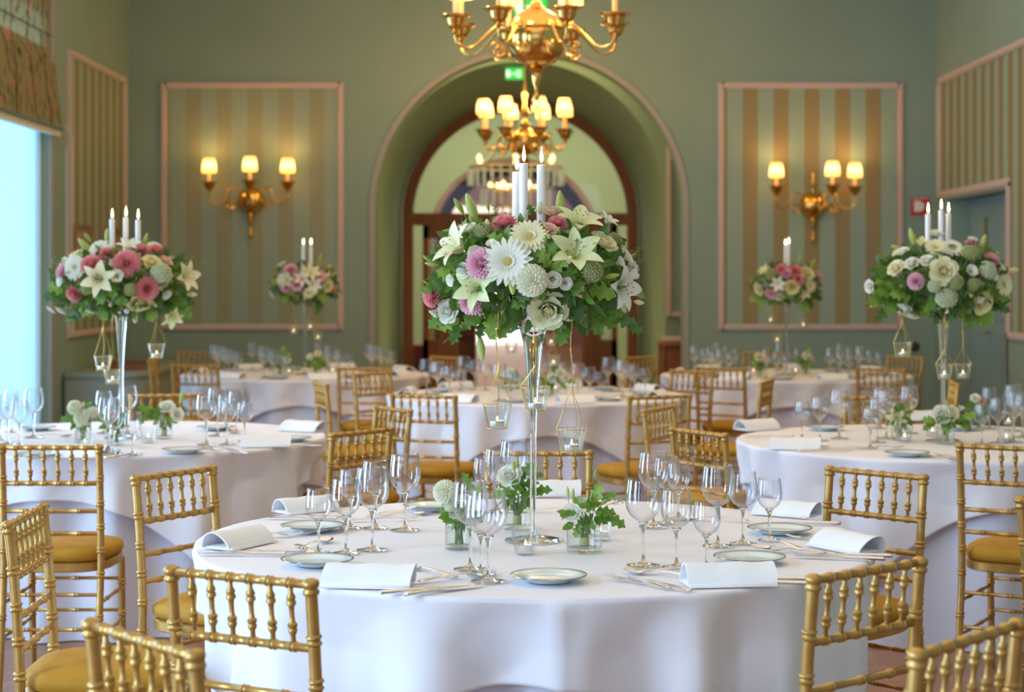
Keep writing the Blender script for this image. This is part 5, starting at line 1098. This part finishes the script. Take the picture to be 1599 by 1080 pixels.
def sconce(px, py, label):
    k = YB/F_PX; d = YB-.05; x, z = bx(px, d), CAM_Z-(py-HY)*d/F_PX
    t = thing('wall_sconce', label, 'lamp', (x, YB-.012, z), 0, 'brass wall sconces')
    mb = MB(); R = .125; mb.lathe([(.001,.115), (.045,.108), (.085,.085), (.112,.05), (.124,.012), (.125,0), (.0001,0)], 28, Matrix.Rotation(pi/2, 4, 'X')); ob('back_plate', (mb, brass), t)
    mb = MB(); mb.lathe([(.001,-.345), (.014,-.335), (.022,-.315), (.018,-.295), (.010,-.285), (.012,-.24), (.014,-.21), (.026,-.19), (.020,-.16), (.030,-.14), (.012,-.10), (.010,.10), (.018,.13), (.012,.15), (.024,.18), (.012,.205), (.010,.25), (.016,.28), (.008,.31), (.001,.32)], 16, Matrix.Translation((0,-.035,0)), False); ob('turned_stem', (mb, brass), t)
    am = arm_mesh(.385)
    for az in (-pi/2-1.16, -pi/2+.12 if px < 800 else -pi/2+.30, -pi/2+1.16):
        R = .385; a = ob('arm', am, t, loc=(0,-.03,.02), rot=(0,0,az))
        ob('candle_cup', LM['cup'], a, loc=(R,0,.045)); ob('candle_sleeve', LM['sleeve'], a, loc=(R,0,.045)); ob('lamp_shade', LM['shade'], a, loc=(R,0,.045+.180))
        point('sconce_bulb', (x+R*cos(az), YB-.042+R*sin(az), z+.02+.045+.30), 2.0, WARM, .03)
    return t
sconce(392, 313, 'brass three-armed wall sconce on the window side of the arch')
sconce(1270, 320, 'brass three-armed wall sconce on the doorway side of the arch')
def chandelier(px, py, d, R, label, ztop, n=8, rb=.15, a0=.2, s=1.0, pw=60):
    c = PD(px, py, d); t = thing('brass_chandelier', label, 'chandelier', tuple(c), 0, 'brass chandeliers', s)
    mb = MB(); mb.ell((0,0,0), (rb,rb,rb*.98), 36, 22); ob('ball', (mb, brass, True, 0), t)
    mb = MB(); mb.lathe([(.001,-.33), (.012,-.325), (.020,-.305), (.012,-.285), (.009,-.27), (.016,-.25), (.022,-.235), (.030,-.20), (.024,-.185), (.045,-.165), (.03,-.15), (.03,-.13)], 20, None, False); mb.tube([(.02*cos(a),0,-.345+.02*sin(a)) for a in [2*pi*i/14 for i in range(15)]], .004, 6); ob('bottom_finial', (mb, brass), t)
    H = (ztop-c.z)/s; mb = MB(); mb.lathe([(.04,.13), (.05,.15), (.03,.17), (.018,.20), (.028,.23), (.04,.26), (.022,.29), (.014,.34), (.022,.40), (.030,.45), (.014,.52), (.008,.56), (.008,H-.05), (.04,H-.03), (.05,H)], 20, None, False); ob('shaft', (mb, brass), t)
    am = chand_arm(R)
    for k in range(n): lit_arm(t, R, a0+2*pi*k/n, am)
    mb = MB(); mb.lathe([(rb*.96,.032), (rb*1.03,.038), (rb*1.03,.048), (rb*.94,.054)], 36, None, False); ob('arm_ring', (mb, brass), t)
    for k in range(4): a = a0+pi/4+k*pi/2; point('chandelier_bulb', (c.x+R*s*cos(a), c.y+R*s*sin(a), c.z+.40*s), pw/4, WARM, .06)
    return t
chandelier(838, 59, 9.5, .445, 'large brass chandelier with mirror ball hanging nearest, cropped by the top edge', ZC, 8, .160, pi/8-.06, 1.0, 62)
chandelier(820, 221, 15.0, .385, 'smaller-looking brass chandelier with lit shades hanging before the arch', ZC, 8, .125, .33, .93, 46)
def crystal(px, py, d):
    c = PD(px, py, d); t = thing('crystal_chandelier', 'crystal chandelier with warm bulbs hanging in the hall beyond the arch', 'chandelier', tuple(c))
    cr = mat('crystal', (.80,.80,.66), .08, 0, Transmission_Weight=.45)
    mb = MB()
    for R, z in ((.68,.0), (.5,-.30), (.3,-.55)): mb.tube([(R*cos(2*pi*i/32), R*sin(2*pi*i/32), z) for i in range(33)], .014, 6)
    mb.tube([(0,0,-.7), (0,0,.35), (0,0,2.17)], .015, 8)
    for k in range(8): a = 2*pi*k/8; mb.tube([(0,0,.3), (.4*cos(a), .4*sin(a), .25), (.68*cos(a), .68*sin(a), 0)], .009, 6)
    ob('frame', (mb, brass_dull), t)
    for R, z, n, L in ((.68,0,30,.30), (.5,-.30,22,.28), (.3,-.55,14,.22)):
        for k in range(n):
            a = 2*pi*k/n; mb = MB(); q = int(L/.05)
            if k == 0:
                for j in range(q): mb.ell((0,0,-.03-.05*j), (.020,.020,.027), 6, 4)
                mm = mb.mesh('crystal_strand', cr, False)
            ob('crystal_strand', mm, t, loc=(R*cos(a), R*sin(a), z))
    for k in range(12):
        a = 2*pi*k/12; R = .6 if k % 2 else .36; mb = MB()
        if k == 0: mb.lathe([(.001,-.04), (.028,-.02), (.034,.01), (.018,.04), (.001,.06)], 10, None, False); bm_ = mb.mesh('bulb', emis('warm_bulb', (1.0,.55,.18), 5))
        ob('bulb', bm_, t, loc=(R*cos(a), R*sin(a), .12 if k % 2 else -.25))
crystal(806, 262, 26.0)
